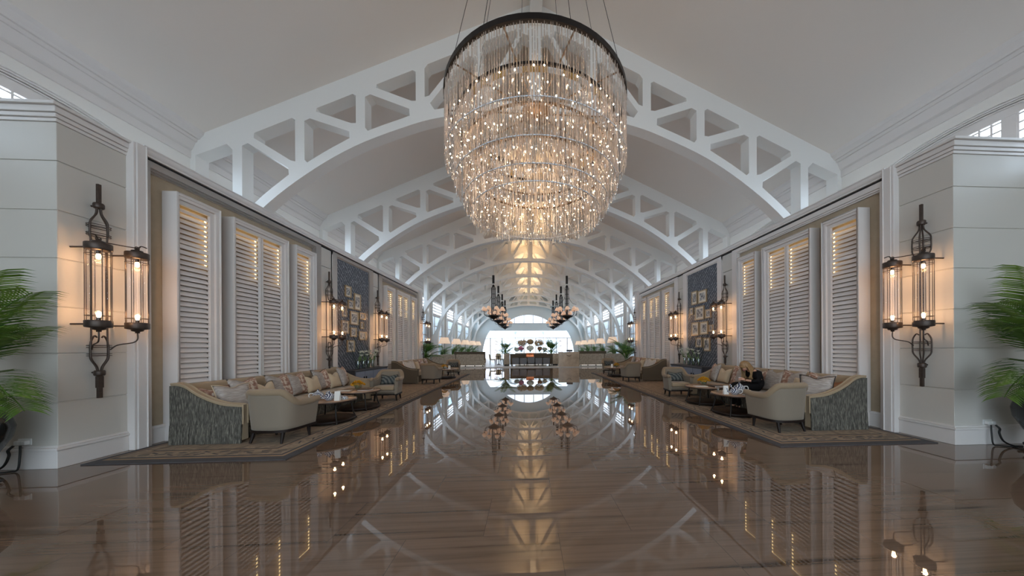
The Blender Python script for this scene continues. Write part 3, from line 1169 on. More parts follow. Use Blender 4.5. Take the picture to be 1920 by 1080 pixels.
# ================================================================== THE CRYSTAL CHANDELIER
def crystal_chandelier():
    CX, CY = -0.075, 4.96
    root = thing('crystal_chandelier', 'huge round tiered crystal chandelier with hundreds of warm bulbs', 'chandelier', (CX, CY, 3.55))
    Z0 = 3.55
    tiers = [(1.44, 5.36, 4.34, 250), (1.30, 4.98, 3.98, 250), (1.16, 4.62, 3.72, 230), (1.04, 4.28, 3.56, 210)]

    def ring(nm, r, z, h, mat, t=0.02):
        m = MB()
        m.lathe([(r - t, z), (r, z), (r, z + h), (r - t, z + h), (r - t, z)], 72, smooth=False)
        return m.build(nm, mat, root)
    ring('top_ring', 1.46, 5.36 - Z0, 0.075, 'ring_black', 0.05)
    ring('top_ring', 1.30, 4.985 - Z0, 0.035, 'ring_black', 0.03)
    ring('inner_ring', 1.16, 4.62 - Z0, 0.025, 'crystal_rail', 0.03)
    ring('inner_ring', 1.04, 4.28 - Z0, 0.025, 'crystal_rail', 0.03)
    # plated drum behind the second ring
    m = MB()
    for i in range(72):
        m.cur = 1 if RND.random() < 0.45 else 0
        m.lathe([(1.20, 4.98 - Z0), (1.20, 5.10 - Z0), (1.19, 5.10 - Z0), (1.19, 4.98 - Z0)], 1, arc=(2 * PI * i / 72, 2 * PI * (i + 1) / 72), smooth=False)
    m.build('plated_drum', ['drum_gold', 'pale_metal'], root)
    # frame spokes carrying the tiers
    m = MB()
    for i in range(10):
        q = 2 * PI * i / 10
        c, s_ = math.cos(q), math.sin(q)
        m.tube([(0.2 * c, 0.2 * s_, 5.38 - Z0), (1.42 * c, 1.42 * s_, 5.38 - Z0)], 0.012, 5)
        m.tube([(1.2 * c, 1.2 * s_, 5.38 - Z0), (1.2 * c, 1.2 * s_, 4.99 - Z0)], 0.008, 5)
        m.tube([(1.02 * c, 1.02 * s_, 5.38 - Z0), (1.02 * c, 1.02 * s_, 4.3 - Z0)], 0.006, 5)
        m.tube([(1.0 * c, 1.0 * s_, 4.63 - Z0), (1.28 * c, 1.28 * s_, 4.99 - Z0)], 0.006, 5)
    m.lathe([(0.0, 5.36 - Z0), (0.24, 5.36 - Z0), (0.24, 5.40 - Z0), (0, 5.40 - Z0)], 24)
    m.build('frame', 'crystal_rail', root)
    # curtains of crystal strands: long prisms with a waist between them
    for r0, zt, zbm, n in tiers:
        m = MB()
        for i in range(n):
            q = 2 * PI * (i + RND.uniform(-0.25, 0.25)) / n
            r = r0 + RND.uniform(-0.02, 0.01)
            x, y = r * math.cos(q), r * math.sin(q)
            z = zt
            e = zbm + RND.uniform(-0.02, 0.03)
            tw = RND.uniform(0, PI)
            vs, fs = [], []
            while z > e + 0.02:
                L = min(RND.choice((0.10, 0.14, 0.20)), z - e)
                w = RND.uniform(0.0055, 0.0085)
                zz = [(z, w * 0.25), (z - 0.012, w), (z - L + 0.014, w), (z - L, w * 0.25)]
                o = len(vs)
                for (za, ra) in zz:
                    for j in range(4):
                        a = tw + PI / 2 * j
                        vs.append((x + ra * math.cos(a), y + ra * math.sin(a), za - Z0))
                for k in range(3):
                    for j in range(4):
                        fs.append((o + k * 4 + j, o + k * 4 + (j + 1) % 4, o + k * 4 + 4 + (j + 1) % 4, o + k * 4 + 4 + j))
                z -= L
            m.add(vs, fs)
        m.build('crystal_curtain', 'crystal', root, kind='stuff')
        ring('tier_rail', r0 + 0.004, zbm + 0.125 - Z0, 0.012, 'pale_metal', 0.01)
        # bead trim along the foot
        m = MB()
        nb = int(n * 0.8)
        for i in range(nb):
            q = 2 * PI * i / nb
            m.ball((r0 * math.cos(q), r0 * math.sin(q), zbm + 0.13 - Z0), 0.009, 5, 4)
        m.build('bead_trim', 'crystal', root, kind='stuff')
    # inner loose strands
    m = MB()
    for i in range(170):
        q, r = RND.uniform(0, 2 * PI), 0.95 * math.sqrt(RND.random())
        x, y = r * math.cos(q), r * math.sin(q)
        z1 = RND.uniform(4.3, 4.9)
        z0_ = RND.uniform(3.75, 4.1)
        m.tube([(x, y, z1 - Z0), (x, y, z0_ - Z0)], 0.006, 4, smooth=False)
    m.build('inner_strands', 'crystal', root, kind='stuff')
    # bulbs
    spots = []
    for r, z, n in ((1.37, 4.86, 46), (1.37, 4.55, 40), (1.22, 4.84, 34), (1.22, 4.40, 40), (1.09, 4.50, 34), (1.09, 4.12, 34), (0.97, 4.16, 28), (0.97, 3.86, 26), (0.6, 4.1, 14), (0.3, 4.0, 8)):
        for i in range(n):
            q = 2 * PI * (i + RND.uniform(-0.2, 0.2)) / n
            spots.append((r * math.cos(q), r * math.sin(q), z + RND.uniform(-0.05, 0.05)))
    spots.sort(key=lambda p: p[1])
    bm0 = MB()
    bm0.ball((0, 0, 0), 0.0095, 8, 6)
    b0 = bm0.build('bulb', 'bulb_crystal', root)
    for i, p in enumerate(spots[:100]):
        b = b0 if i == 0 else b0.copy()
        if i:
            COL.objects.link(b)
            b.parent = root
        b.location = (p[0], p[1], p[2] - Z0)
    m = MB()
    for p in spots[100:]:
        m.ball((p[0], p[1], p[2] - Z0), 0.0095, 6, 5)
    m.build('bulbs', 'bulb_crystal', root, kind='stuff')
    for x, y, z in ((0.5, 0, 4.6), (-0.5, 0, 4.6), (0, 0.5, 4.2), (0, -0.5, 4.2), (0, 0, 4.9)):
        lamp('bulb_light', 'POINT', (x, y, z - Z0), 6, (1.0, 0.74, 0.52), 0.25, parent=root)
    # suspension wires up to the ceiling
    for i in range(8):
        q = 2 * PI * (i + 0.35) / 8
        x, y = 1.42 * math.cos(q), 1.42 * math.sin(q)
        x2, y2 = 0.55 * math.cos(q), 0.55 * math.sin(q)
        m = MB()
        m.tube([(x, y, 5.42 - Z0), (x2, y2, ztop(x2 + CX) - 0.01 - Z0)], 0.004, 5)
        m.build('wire', 'dark_iron', root)


crystal_chandelier()

# ================================================================== PENDANT CHANDELIERS OF THE LOUNGE
def make_pendant():
    root = thing('pendant_chandelier', 'x', 'chandelier', (0, 0, 3.2), 0, 'iron pendant chandeliers in two rows')
    Z0 = 3.2
    m = MB()
    m.tube([(0, 0, 5.56 - Z0), (0, 0, 6.07 - Z0)], 0.075, 12)
    m.build('top_tube', 'dark_iron', root)
    m = MB()
    m.tube([(0, 0, 5.30 - Z0), (0, 0, ztop(2.33) - Z0 + 0.005)], 0.009, 6)
    m.build('hanging_rod', 'pale_metal', root)
    m = MB()
    for i in range(8):
        q = 2 * PI * i / 8
        c, s = math.cos(q), math.sin(q)
        P = [(0.03 * c, 0.03 * s, 5.48), (0.05 * c, 0.05 * s, 5.38), (0.12 * c, 0.12 * s, 5.27), (0.125 * c, 0.125 * s, 5.1), (0.125 * c, 0.125 * s, 3.7), (0.10 * c, 0.10 * s, 3.5)]
        m.tube([(p.x, p.y, p.z - Z0) for p in smoothpts(P, 4)], 0.014, 5)
    for z in (5.2, 4.9, 4.6, 4.3, 4.0):
        m.tube([(0.13 * math.cos(q), 0.13 * math.sin(q), z - Z0) for q in [2 * PI * i / 14 for i in range(14)]], 0.01, 5, closed=True)
    m.tube([(0, 0, 3.5 - Z0), (0, 0, 5.4 - Z0)], 0.028, 6)
    m.lathe([(0, 5.44 - Z0), (0.07, 5.44 - Z0), (0.09, 5.40 - Z0), (0.07, 5.36 - Z0), (0, 5.36 - Z0)], 12)
    m.build('cage', 'dark_iron', root)
    m = MB()
    m.lathe([(0, 3.22 - Z0), (0.03, 3.24 - Z0), (0.04, 3.3 - Z0), (0.15, 3.34 - Z0), (0.22, 3.4 - Z0), (0.34, 3.44 - Z0), (0.36, 3.50 - Z0), (0.33, 3.55 - Z0), (0.12, 3.57 - Z0), (0, 3.57 - Z0)], 24)
    m.build('tray', 'dark_iron', root)
    m = MB()
    for sx in (-1, 1):
        P = [(sx * 0.12, 0, 4.75), (sx * 0.25, 0, 4.5), (sx * 0.42, 0, 4.33), (sx * 0.62, 0, 4.26)]
        m.tube([(p.x, p.y, p.z - Z0) for p in smoothpts(P, 5)], 0.012, 5)
    m.build('curved_stay', 'dark_iron', root)
    for i in range(8):
        q = 2 * PI * (i + 0.5) / 8
        c, s = math.cos(q), math.sin(q)
        a = MB()
        P = [(0.3 * c, 0.3 * s, 3.5), (0.48 * c, 0.48 * s, 3.5), (0.60 * c, 0.60 * s, 3.60), (0.62 * c, 0.62 * s, 3.80)]
        a.tube([(p.x, p.y, p.z - Z0) for p in smoothpts(P, 5)], 0.016, 5)
        a.lathe([(0.0, 0.02), (0.05, 0.0), (0.055, 0.015), (0.0, 0.03)], 10, (0.62 * c, 0.62 * s, 3.78 - Z0))
        ao = a.build('arm', 'dark_iron', root)
        h = MB()
        h.lathe([(0.15, 3.86 - Z0), (0.145, 3.91 - Z0), (0.09, 4.02 - Z0), (0.05, 4.06 - Z0)], 12, (0.62 * c, 0.62 * s, 0))
        h.build('lamp_shade', 'shade_glow', ao)
    for i in range(4):
        q = 2 * PI * i / 4 + 0.4
        c, s = math.cos(q), math.sin(q)
        h = MB()
        h.lathe([(0.12, 3.62 - Z0), (0.11, 3.68 - Z0), (0.06, 3.80 - Z0)], 10, (0.3 * c, 0.3 * s, 0))
        h.build('lamp_shade', 'shade_glow', root)
    return root


p0 = make_pendant()
first = True
ordn = ('first', 'second', 'third', 'last')
for s in (-1, 1):
    for i, y in enumerate((19.0, 22.3, 25.7, 29.0)):
        lab = 'iron pendant chandelier with peach shades, %s from the lobby in the %s row' % (ordn[i], 'left' if s < 0 else 'right')
        if first:
            p0.location = (s * 2.33, y, 3.2)
            p0['label'] = lab
            first = False
        else:
            dup(p0, (s * 2.33, y, 3.2), 0.2 * i + (0.3 if s > 0 else 0), lab)
# ================================================================== RUGS
for s in (-1, 1):
    sd = 'left' if s < 0 else 'right'
    r = thing('long_rug', 'long bordered beige rug under the seating of the %s wall' % sd, 'rug', (s * 4.8, 4.22, 0.001))
    X0, X1, Y0, Y1 = 3.50 - 4.8, 6.04 - 4.8, 0.0, 13.15
    m = MB(s)
    m.box(X0 + 0.5, X1 - 0.32, Y0 + 0.5, Y1 - 0.5, 0.0, 0.012)
    m.build('field', 'rug_field', r)
    bands = [(0.0, 0.13, 'rug_dark'), (0.13, 0.18, 'rug_tan'), (0.18, 0.22, 'rug_dark'), (0.22, 0.44, 'rug_field'), (0.44, 0.47, 'rug_tan'), (0.47, 0.5, 'rug_dark')]
    for a, b, mat in bands:
        sa, sb = a * 0.64, b * 0.64
        m = MB(s)
        o = [(X0 + a, Y0 + a), (X1 - sa, Y0 + a), (X1 - sa, Y1 - a), (X0 + a, Y1 - a)]
        q = [(X0 + b, Y0 + b), (X1 - sb, Y0 + b), (X1 - sb, Y1 - b), (X0 + b, Y1 - b)]
        m.holed([o, q], 'z', 0.0, 0.012)
        m.build('border', mat, r, fix=True)
    m = MB(s)
    y = 0.75
    RND.seed(5)
    for row in range(2):                       # dark flecks woven into the wide border band
        x = X0 + 0.34
        while x < X1 - 0.35:
            m.obox((x, 0.30 + 0.07 * row + RND.uniform(-0.02, 0.02), 0.0135), (0.11, 0.022, 0.002), Matrix.Rotation(RND.choice((-0.4, 0.35, 0.1)), 3, 'Z'))
            x += RND.uniform(0.14, 0.24)
    while y < Y1 - 0.4:
        m.obox((X0 + RND.choice((0.28, 0.36)), y, 0.0135), (0.022, 0.11, 0.002), Matrix.Rotation(RND.choice((-0.4, 0.35, 0.1)), 3, 'Z'))
        y += RND.uniform(0.14, 0.24)
    m.build('woven_pattern', 'rug_dark', r, kind='stuff')
RZ = 0.014          # walking surface of the rugs


# ================================================================== SOFAS
def sofa(s, x_back, y0, L, label, mats, fringe=True, D=1.06):
    """x measured from the back edge (0) to the front (-D); y from 0 to L"""
    root = thing('fringed_sofa' if fringe else 'dark_sofa', label, 'sofa', (s * x_back, y0, RZ), 0, 'long wall sofas')
    fab, side_m, pip = mats
    F = D - 0.20                               # seat front sits back from the arm fronts
    AT = 0.10
    m = MB(s)
    m.box(-F, -0.02, 0.05, L - 0.05, 0.05, 0.30)
    m.build('base', fab, root, bev=(0.02, 2))
    n = 4
    w = (L - 2 * AT) / n
    for i in range(n):
        m = MB(s)
        m.box(-F - 0.015, -0.245, AT + i * w + 0.004, AT + (i + 1) * w - 0.004, 0.30, 0.445)
        m.build('seat_cushion', fab, root, bev=(0.045, 4))
    m = MB(s)
    prof = [(-0.24, 0.28), (-0.20, 0.6), (-0.14, 0.88), (-0.09, 0.935), (-0.03, 0.93), (0.0, 0.88), (0.0, 0.05), (-0.2, 0.05)]
    m.prism(prof, 'y', 0.04, L - 0.04)
    m.build('backrest', fab, root, bev=(0.02, 2), fix=True)
    # swooping end arms
    top = smoothpts([(0.0, 0, 0.945), (-0.10, 0, 0.945), (-0.22, 0, 0.90), (-0.36, 0, 0.80), (-0.55, 0, 0.70), (-0.78, 0, 0.625), (-D, 0, 0.60)], 6)
    poly = [(p.x, p.z) for p in top] + [(-D, 0.05), (0.0, 0.05)]
    for k, (ya, yb) in enumerate(((0.0, AT), (L - AT, L))):
        m = MB(s)
        m.prism(poly, 'y', ya, yb)
        arm = m.build('arm', fab, root, fix=True)
        m = MB(s)
        for yy in (ya + 0.008, yb - 0.008):
            m.tube([(p.x, yy, p.z) for p in top] + [(-D, yy, 0.3)], 0.016, 6)
        m.build('piping', pip, arm)
        m = MB(s)
        out = -1 if k == 0 else 1
        ye = ya if k == 0 else yb
        low = [(p.x, p.z - 0.03) for p in top]
        if fringe:                             # two layers of hanging fringe
            m.prism(low + [(-D, 0.25), (0.0, 0.25)], 'y', min(ye, ye + out * 0.016), max(ye, ye + out * 0.016))
            # flared lower layer
            for i in range(40):
                x0, x1 = -D * i / 40, -D * (i + 1) / 40
                d0 = 0.014 + 0.006 * math.sin(i * 2.1)
                vs = [(x0, ye + out * 0.02, 0.30), (x1, ye + out * 0.02, 0.30), (x1, ye + out * (0.022 + d0), 0.004), (x0, ye + out * (0.022 + d0), 0.004)]
                m.add(vs + [(a, b - out * 0.02, c) for a, b, c in vs], [(0, 1, 2, 3), (7, 6, 5, 4), (0, 4, 5, 1), (3, 2, 6, 7), (0, 3, 7, 4), (1, 5, 6, 2)])
            m.build('fringe', side_m, arm, fix=True)
        else:
            m.prism(low + [(-D, 0.03), (0.0, 0.03)], 'y', min(ye, ye + out * 0.012), max(ye, ye + out * 0.012))
            m.build('side_panel', side_m, arm, fix=True)
    # skirt along the front
    m = MB(s)
    for i in range(int(L * 18)):
        ya, yb = AT + (L - 2 * AT) * i / int(L * 18), AT + (L - 2 * AT) * (i + 1) / int(L * 18)
        d = 0.02 + 0.012 * math.sin(i * 1.9)
        vs = [(-F, ya, 0.28), (-F, yb, 0.28), (-F - 0.01 - d, yb, 0.004), (-F - 0.01 - d, ya, 0.004)]
        m.add(vs + [(a + 0.03, b, c) for a, b, c in vs], [(0, 1, 2, 3), (7, 6, 5, 4), (0, 4, 5, 1), (3, 2, 6, 7), (0, 3, 7, 4), (1, 5, 6, 2)])
    m.build('fringe' if fringe else 'skirt', side_m, root, fix=True)
    return root


for s in (-1, 1):
    sd = 'left' if s < 0 else 'right'
    who = 'empty, by the left louvres' if s < 0 else 'the blonde woman sits on'
    sofa(s, 5.80, 4.99, 3.92, 'long beige sofa with grey-green fringed ends, %s' % who, ('sofa_fabric', 'fringe', 'sofa_fabric'))
    sofa(s, 5.85, 12.72, 4.0, 'dark-sided sofa nearer the lounge, under the far louvres of the %s wall' % sd, ('sofa_fabric', 'sofa_dark', 'sofa_dark'), False)

# ================================================================== CUSHIONS
def cushion(s, x, y, z, w, h, mat, label, group, tilt=0.32, yaw=0.0, dent=0.06, piping=None, t=0.17):
    root = thing('cushion', label, 'cushion', (s * x, y, z), 0, group)
    # local: u along width (x), v up (z), thickness y
    M = Matrix.Rotation((-s) * (PI / 2) + yaw * s, 4, 'Z') @ Matrix.Rotation(-tilt, 4, 'X')
    root.rotation_euler = M.to_euler()

    def pt(sg):
        def f(a, b):
            u, v = 2 * a - 1, 2 * b - 1
            px = u * w / 2 * (1 - 0.10 * (1 - v * v))
            pz = v * h / 2 * (1 - 0.10 * (1 - u * u))
            pz -= dent * math.exp(-(u / 0.35) ** 2) * max(0, v) ** 1.5
            th = t / 2 * (max(0.0, 1 - u ** 4) ** 0.6) * (max(0.0, 1 - v ** 4) ** 0.6)
            return (px, sg * th, pz + h / 2)
        return f
    m = MB()
    m.grid(pt(-1), 14, 14)
    m.grid(pt(1), 14, 14)
    m.build('cover', mat, root, fix=True)
    if piping:
        f = pt(0)
        P = [f(i / 12, 0) for i in range(12)] + [f(1, i / 12) for i in range(12)] + [f(1 - i / 12, 1) for i in range(12)] + [f(0, 1 - i / 12) for i in range(12)]
        m = MB()
        m.tube(P, 0.008, 5, closed=True)
        m.build('piping', piping, root)
    return root


SEAT = RZ + 0.45
gL, gR = 'cushions on the long beige sofa with nobody on it', 'cushions on the sofa with the seated woman'
CL = [(5.42, 5.26, 0.46, 0.44, 'floral_full', 'rust-flowered cushion tucked in the arm corner of the empty fringed sofa', None, 0.5),
      (5.22, 5.42, 0.50, 0.46, 'grey_silk', 'silver-grey pleated cushion leaning in front of the rust corner cushion', 'cream_fabric', 0.35),
      (5.30, 5.78, 0.56, 0.54, 'floral_band', 'big rust-flowered cushion next to the silver-grey pleated one', None, 0.0),
      (5.28, 6.12, 0.46, 0.42, 'cream_fabric', 'plain cream cushion peeping over the back-turned tub chair, left sofa', 'sofa_dark', 0.05),
      (5.34, 6.58, 0.58, 0.54, 'floral_band', 'grey cushion with a rust band just right of the plain cream one, left sofa', None, 0.0),
      (5.33, 7.05, 0.58, 0.53, 'floral_band', 'middle rust-banded grey cushion of the left sofa, above the tea things', None, -0.05),
      (5.28, 7.42, 0.44, 0.42, 'cream_fabric', 'small cream cushion in the middle of the left sofa', None, 0.0),
      (5.34, 7.86, 0.56, 0.54, 'floral_band', 'grey-and-rust cushion between the two small cream ones, left sofa', 'sofa_dark', 0.0),
      (5.30, 8.24, 0.46, 0.43, 'cream_fabric', 'small cream cushion near the yellow flowers, left sofa', None, 0.0),
      (5.30, 8.70, 0.58, 0.56, 'floral_band', 'tall rust-and-grey cushion at the lounge end of the left sofa', None, -0.3)]
CR = [(5.30, 8.68, 0.58, 0.56, 'floral_side', 'tall rust-and-grey cushion at the lounge end of the sofa the woman sits on', None, -0.3),
      (5.30, 8.20, 0.48, 0.44, 'cream_fabric', 'plain cream cushion between two rust-banded ones, beside the woman', None, 0.0),
      (5.34, 7.66, 0.58, 0.55, 'floral_side', 'grey cushion with a rust band right in front of the woman', None, 0.0),
      (5.38, 6.98, 0.54, 0.52, 'floral_band', 'grey-and-rust cushion half hidden behind the woman', None, 0.1),
      (5.33, 6.52, 0.56, 0.52, 'grey_silk', 'grey cushion with orange corner just behind the woman back', None, 0.0),
      (5.33, 6.08, 0.56, 0.55, 'floral_side', 'rust-blossom grey cushion in the middle of the woman sofa', None, 0.0),
      (5.28, 5.76, 0.46, 0.42, 'cream_fabric', 'cream cushion peeping over the back-turned tub chair, right sofa', None, 0.0),
      (5.30, 5.46, 0.56, 0.55, 'floral_side', 'big rust-flowered cushion left of the piped grey one, right sofa', None, 0.0),
      (5.16, 5.32, 0.52, 0.50, 'grey_silk', 'silver-grey piped cushion in the arm corner of the right sofa', 'slot_black', 0.55),
      (5.46, 5.22, 0.46, 0.44, 'orange_fabric', 'orange cushion tucked behind the piped grey one, right sofa', None, 0.5)]
for s, LST, g in ((-1, CL, gL), (1, CR, gR)):
    for (x, y, w, h, mat, lab, pip, yw) in LST:
        cushion(s, x, y, SEAT, w, h, mat, lab, g, yaw=yw, dent=0.09 if 'cream' in mat else 0.05, piping=pip, t=0.16)
FAR = [(5.45, 13.05, 0.46, 0.44, 'orange_fabric', 'small orange cushion in the near arm corner of the far %s sofa', 0.5),
       (5.30, 13.30, 0.56, 0.52, 'striped_silk', 'striped cream cushion leaning forward at the near end of the far %s sofa', 0.3),
       (5.36, 13.95, 0.54, 0.52, 'striped_silk', 'second striped cream cushion along the far %s sofa', 0.0),
       (5.36, 14.55, 0.46, 0.44, 'cream_fabric', 'cream cushion between striped ones on the far %s sofa', 0.0),
       (5.38, 15.2, 0.56, 0.54, 'floral_full', 'rust cushion towards the lounge end of the far %s sofa', 0.0),
       (5.36, 15.9, 0.58, 0.56, 'floral_side', 'last grey-and-rust cushion at the lounge end of the far %s sofa', -0.3)]
for s in (-1, 1):
    sd = 'left' if s < 0 else 'right'
    for (x, y, w, h, mat, lab, yw) in FAR:
        cushion(s, x + 0.05, y, SEAT, w, h, mat, lab % sd, 'cushions on the far %s sofa' % sd, yaw=yw)


# ================================================================== TUB ARMCHAIRS
def make_tub():
    """front faces -y"""
    root = thing('tub_chair', 'x', 'armchair', (0, 0, 0), 0, 'beige tub armchairs')
    N = 40

    def plan(t, off):
        """t in 0..1 from one arm front round the back to the other"""
        a = PI * (-0.14 + 1.28 * t)
        e = 0.62
        c, sn = math.cos(a), math.sin(a)
        x = math.copysign(abs(c) ** e, c) * (0.375 - off)
        y = math.copysign(abs(sn) ** e, sn) * (0.36 - off)
        if sn < 0:
            y = sn * 0.72
            x = math.copysign(0.375 - off, c) * (1 - 0.02 * abs(sn))
        return x, y

    def topz(t):
        k = abs(2 * t - 1)
        if k > 0.78:
            return 0.595 + (0.02 if k > 0.9 else 0)
        u = min(1, max(0, (0.78 - k) / 0.50))
        return 0.595 + 0.205 * (u * u * (3 - 2 * u))
    m = MB()

    def shell(off, z0):
        def f(i, j):
            x, y = plan(i, off)
            z = z0 + (topz(i) - z0) * j
            k = 0.90 + 0.10 * j if off < 0.05 else 1.0
            return (x * k, y * k, z)
        return f
    m.grid(shell(0.0, 0.205), N, 8)
    m.grid(shell(0.10, 0.28), N, 6)
    # rim and end caps
    vs = []
    for i in range(N + 1):
        for off in (0.0, 0.10):
            x, y = plan(i / N, off)
            vs.append((x, y, topz(i / N)))
    m.add(vs, [(2 * i, 2 * i + 1, 2 * i + 3, 2 * i + 2) for i in range(N)])
    for i in (0, N):
        (xa, ya), (xb, yb) = plan(i / N, 0), plan(i / N, 0.1)
        z = topz(i / N)
        m.add([(xa * .9, ya * .9, 0.20), (xb, yb, 0.20), (xb, yb, z), (xa, ya, z)], [(0, 1, 2, 3)])
    m.prism([(plan(i / N, 0.0)[0] * .9, plan(i / N, 0.0)[1] * .9) for i in range(N + 1)], 'z', 0.205, 0.26)
    m.build('shell', 'chair_shell', root, fix=True)
    m = MB()
    P = []
    for i in range(N + 1):
        x, y = plan(i / N, 0.035)
        P.append((x * 1.02, y * 1.02, topz(i / N) + 0.005))
    e0, e1 = Vector(P[0]), Vector(P[-1])
    P = [e0 + Vector((0, -0.03, -0.03))] + P + [e1 + Vector((0, -0.03, -0.03))]
    m.tube(P, [0.035] + [0.055] * (len(P) - 2) + [0.035], 10)
    m.build('top_roll', 'chair_roll', root)
    m = MB()
    m.box(-0.27, 0.27, -0.33, 0.24, 0.24, 0.31)
    m.build('seat_base', 'chair_shell', root, bev=(0.02, 2))
    m = MB()
    m.box(-0.265, 0.265, -0.345, 0.235, 0.31, 0.435)
    m.build('seat_cushion', 'sofa_fabric', root, bev=(0.04, 4))
    m = MB()
    pl = [(plan(i / N, 0.0)[0] * .895, plan(i / N, 0.0)[1] * .895) for i in range(N + 1)]
    pl = [(x * 1.045, y * 1.045) for x, y in pl]
    m.prism(pl, 'z', 0.172, 0.212)
    m.build('base_rail', 'dark_wood', root)
    for (x, y) in ((-0.28, -0.19), (0.28, -0.19), (-0.24, 0.25), (0.24, 0.25)):
        m = MB()
        f = 1.0 if y < 0 else 1.18
        m.tube([(x, y, 0.175), (x * 1.02, y * (1 + (f - 1) * .4), 0.09), (x * 1.06, y * f, 0.0)], [0.03, 0.024, 0.017], 8)
        m.build('leg', 'dark_wood', root)
    return root


t0 = make_tub()
first = True
for (x, y, rz, lab) in ((-4.31, 5.22, PI - 0.10, 'beige tub chair seen from behind, in front of the empty fringed sofa'),
                        (4.30, 5.20, PI + 0.10, 'beige tub chair seen from behind, on the side where the woman sits'),
                        (-4.25, 8.86, 0.10, 'tub chair facing the entrance with a dark pillow, by the left yellow flowers'),
                        (4.30, 8.84, -0.10, 'tub chair facing the entrance with a dark pillow, by the right yellow flowers'),
                        (-4.31, 12.93, PI - 0.12, 'tub chair seen from behind at the far dark sofa of the left wall'),
                        (4.31, 12.85, PI + 0.12, 'tub chair seen from behind at the far dark sofa of the right wall'),
                        (-4.25, 16.55, 0.25, 'tub chair facing the entrance at the lounge end of the left rug'),
                        (4.34, 16.55, -0.2, 'tub chair facing the entrance at the lounge end of the right rug')):
    if first:
        t0.location = (x, y, RZ)
        t0.rotation_euler = (0, 0, rz)
        t0['label'] = lab
        first = False
    else:
        dup(t0, (x, y, RZ), rz, lab)


def lumbar(x, y, rz, label):
    root = thing('lumbar_pillow', label, 'pillow', (x, y, RZ + 0.44), 0, 'dark lumbar pillows')
    root.rotation_euler = (Matrix.Rotation(rz, 4, 'Z') @ Matrix.Rotation(-0.28, 4, 'X')).to_euler()
    w, h, t = 0.46, 0.29, 0.13

    def pt(sg):
        def f(a, b):
            u, v = 2 * a - 1, 2 * b - 1
            th = t / 2 * (max(0.0, 1 - u ** 4) ** 0.6) * (max(0.0, 1 - v ** 4) ** 0.6)
            return (u * w / 2 * (1 - 0.07 * (1 - v * v)), sg * th, v * h / 2 * (1 - 0.08 * (1 - u * u)) - 0.03 * math.exp(-(u / 0.4) ** 2) * max(0, v) + h / 2)
        return f
    m = MB()
    m.grid(pt(-1), 12, 10)
    m.grid(pt(1), 12, 10)
    m.build('cover', 'lumbar_pattern', root, fix=True)


for (x, y, rz, lab) in ((-4.25, 8.90, 0.10, 'dark patterned pillow in the tub chair by the left yellow flowers'),
                        (4.30, 8.88, -0.10, 'dark patterned pillow in the tub chair by the right yellow flowers'),
                        (-4.25, 16.6, 0.25, 'dark pillow in the last tub chair of the left rug'),
                        (4.34, 16.6, -0.2, 'dark pillow in the last tub chair of the right rug')):
    lumbar(x, y, rz, lab)


# ================================================================== COFFEE TABLES
TH = 0.46


def make_table():
    root = thing('coffee_table', 'x', 'table', (0, 0, 0), 0, 'round two-tier coffee tables')
    m = MB()
    m.lathe([(0, TH - 0.022), (0.455, TH - 0.022), (0.462, TH - 0.012), (0.455, TH), (0, TH)], 48)
    top = m.build('tabletop', 'tabletop_stone', root)
    m = MB()
    m.lathe([(0.445, TH - 0.045), (0.464, TH - 0.045), (0.468, TH - 0.03), (0.464, TH - 0.02), (0.445, TH - 0.02), (0.445, TH - 0.045)], 48)
    m.build('rim', 'walnut', top)
    m = MB()
    m.lathe([(0, 0.02), (0.43, 0.02), (0.445, 0.03), (0.445, 0.065), (0.43, 0.075), (0, 0.075)], 48)
    m.build('base_shelf', 'dark_wood', root)
    for i in range(4):
        q = PI / 4 + PI / 2 * i
        c, s = math.cos(q), math.sin(q)
        m = MB()
        P = smoothpts([(0.30 * c, 0.30 * s, TH - 0.03), (0.37 * c, 0.37 * s, TH - 0.10), (0.38 * c, 0.38 * s, 0.30), (0.41 * c, 0.41 * s, 0.14), (0.455 * c, 0.455 * s, 0.04), (0.47 * c, 0.47 * s, 0.0)], 4)
        m.tube(P, 0.014, 6)
        m.build('leg', 'dark_iron', root)
    return root


tb0 = make_table()
TAB = {'LN': (-4.27, 6.36), 'LF': (-4.39, 7.66), 'RN': (4.34, 6.36), 'RF': (4.42, 7.62), 'LX': (-4.18, 14.9), 'RX': (4.25, 14.9)}
first = True
for k, lab in (('LN', 'round coffee table with blue-white teapots, beside the empty sofa'), ('LF', 'round coffee table with yellow flowers, beside the empty sofa'),
               ('RN', 'round coffee table with teapots in front of the woman'), ('RF', 'round coffee table with yellow flowers on the side of the woman'),
               ('LX', 'round coffee table at the far dark sofa, left wall'), ('RX', 'round coffee table at the far dark sofa, right wall')):
    x, y = TAB[k]
    if first:
        tb0.location = (x, y, RZ)
        tb0['label'] = lab
        first = False
    else:
        dup(tb0, (x, y, RZ), 0.0, lab)
TZ = RZ + TH


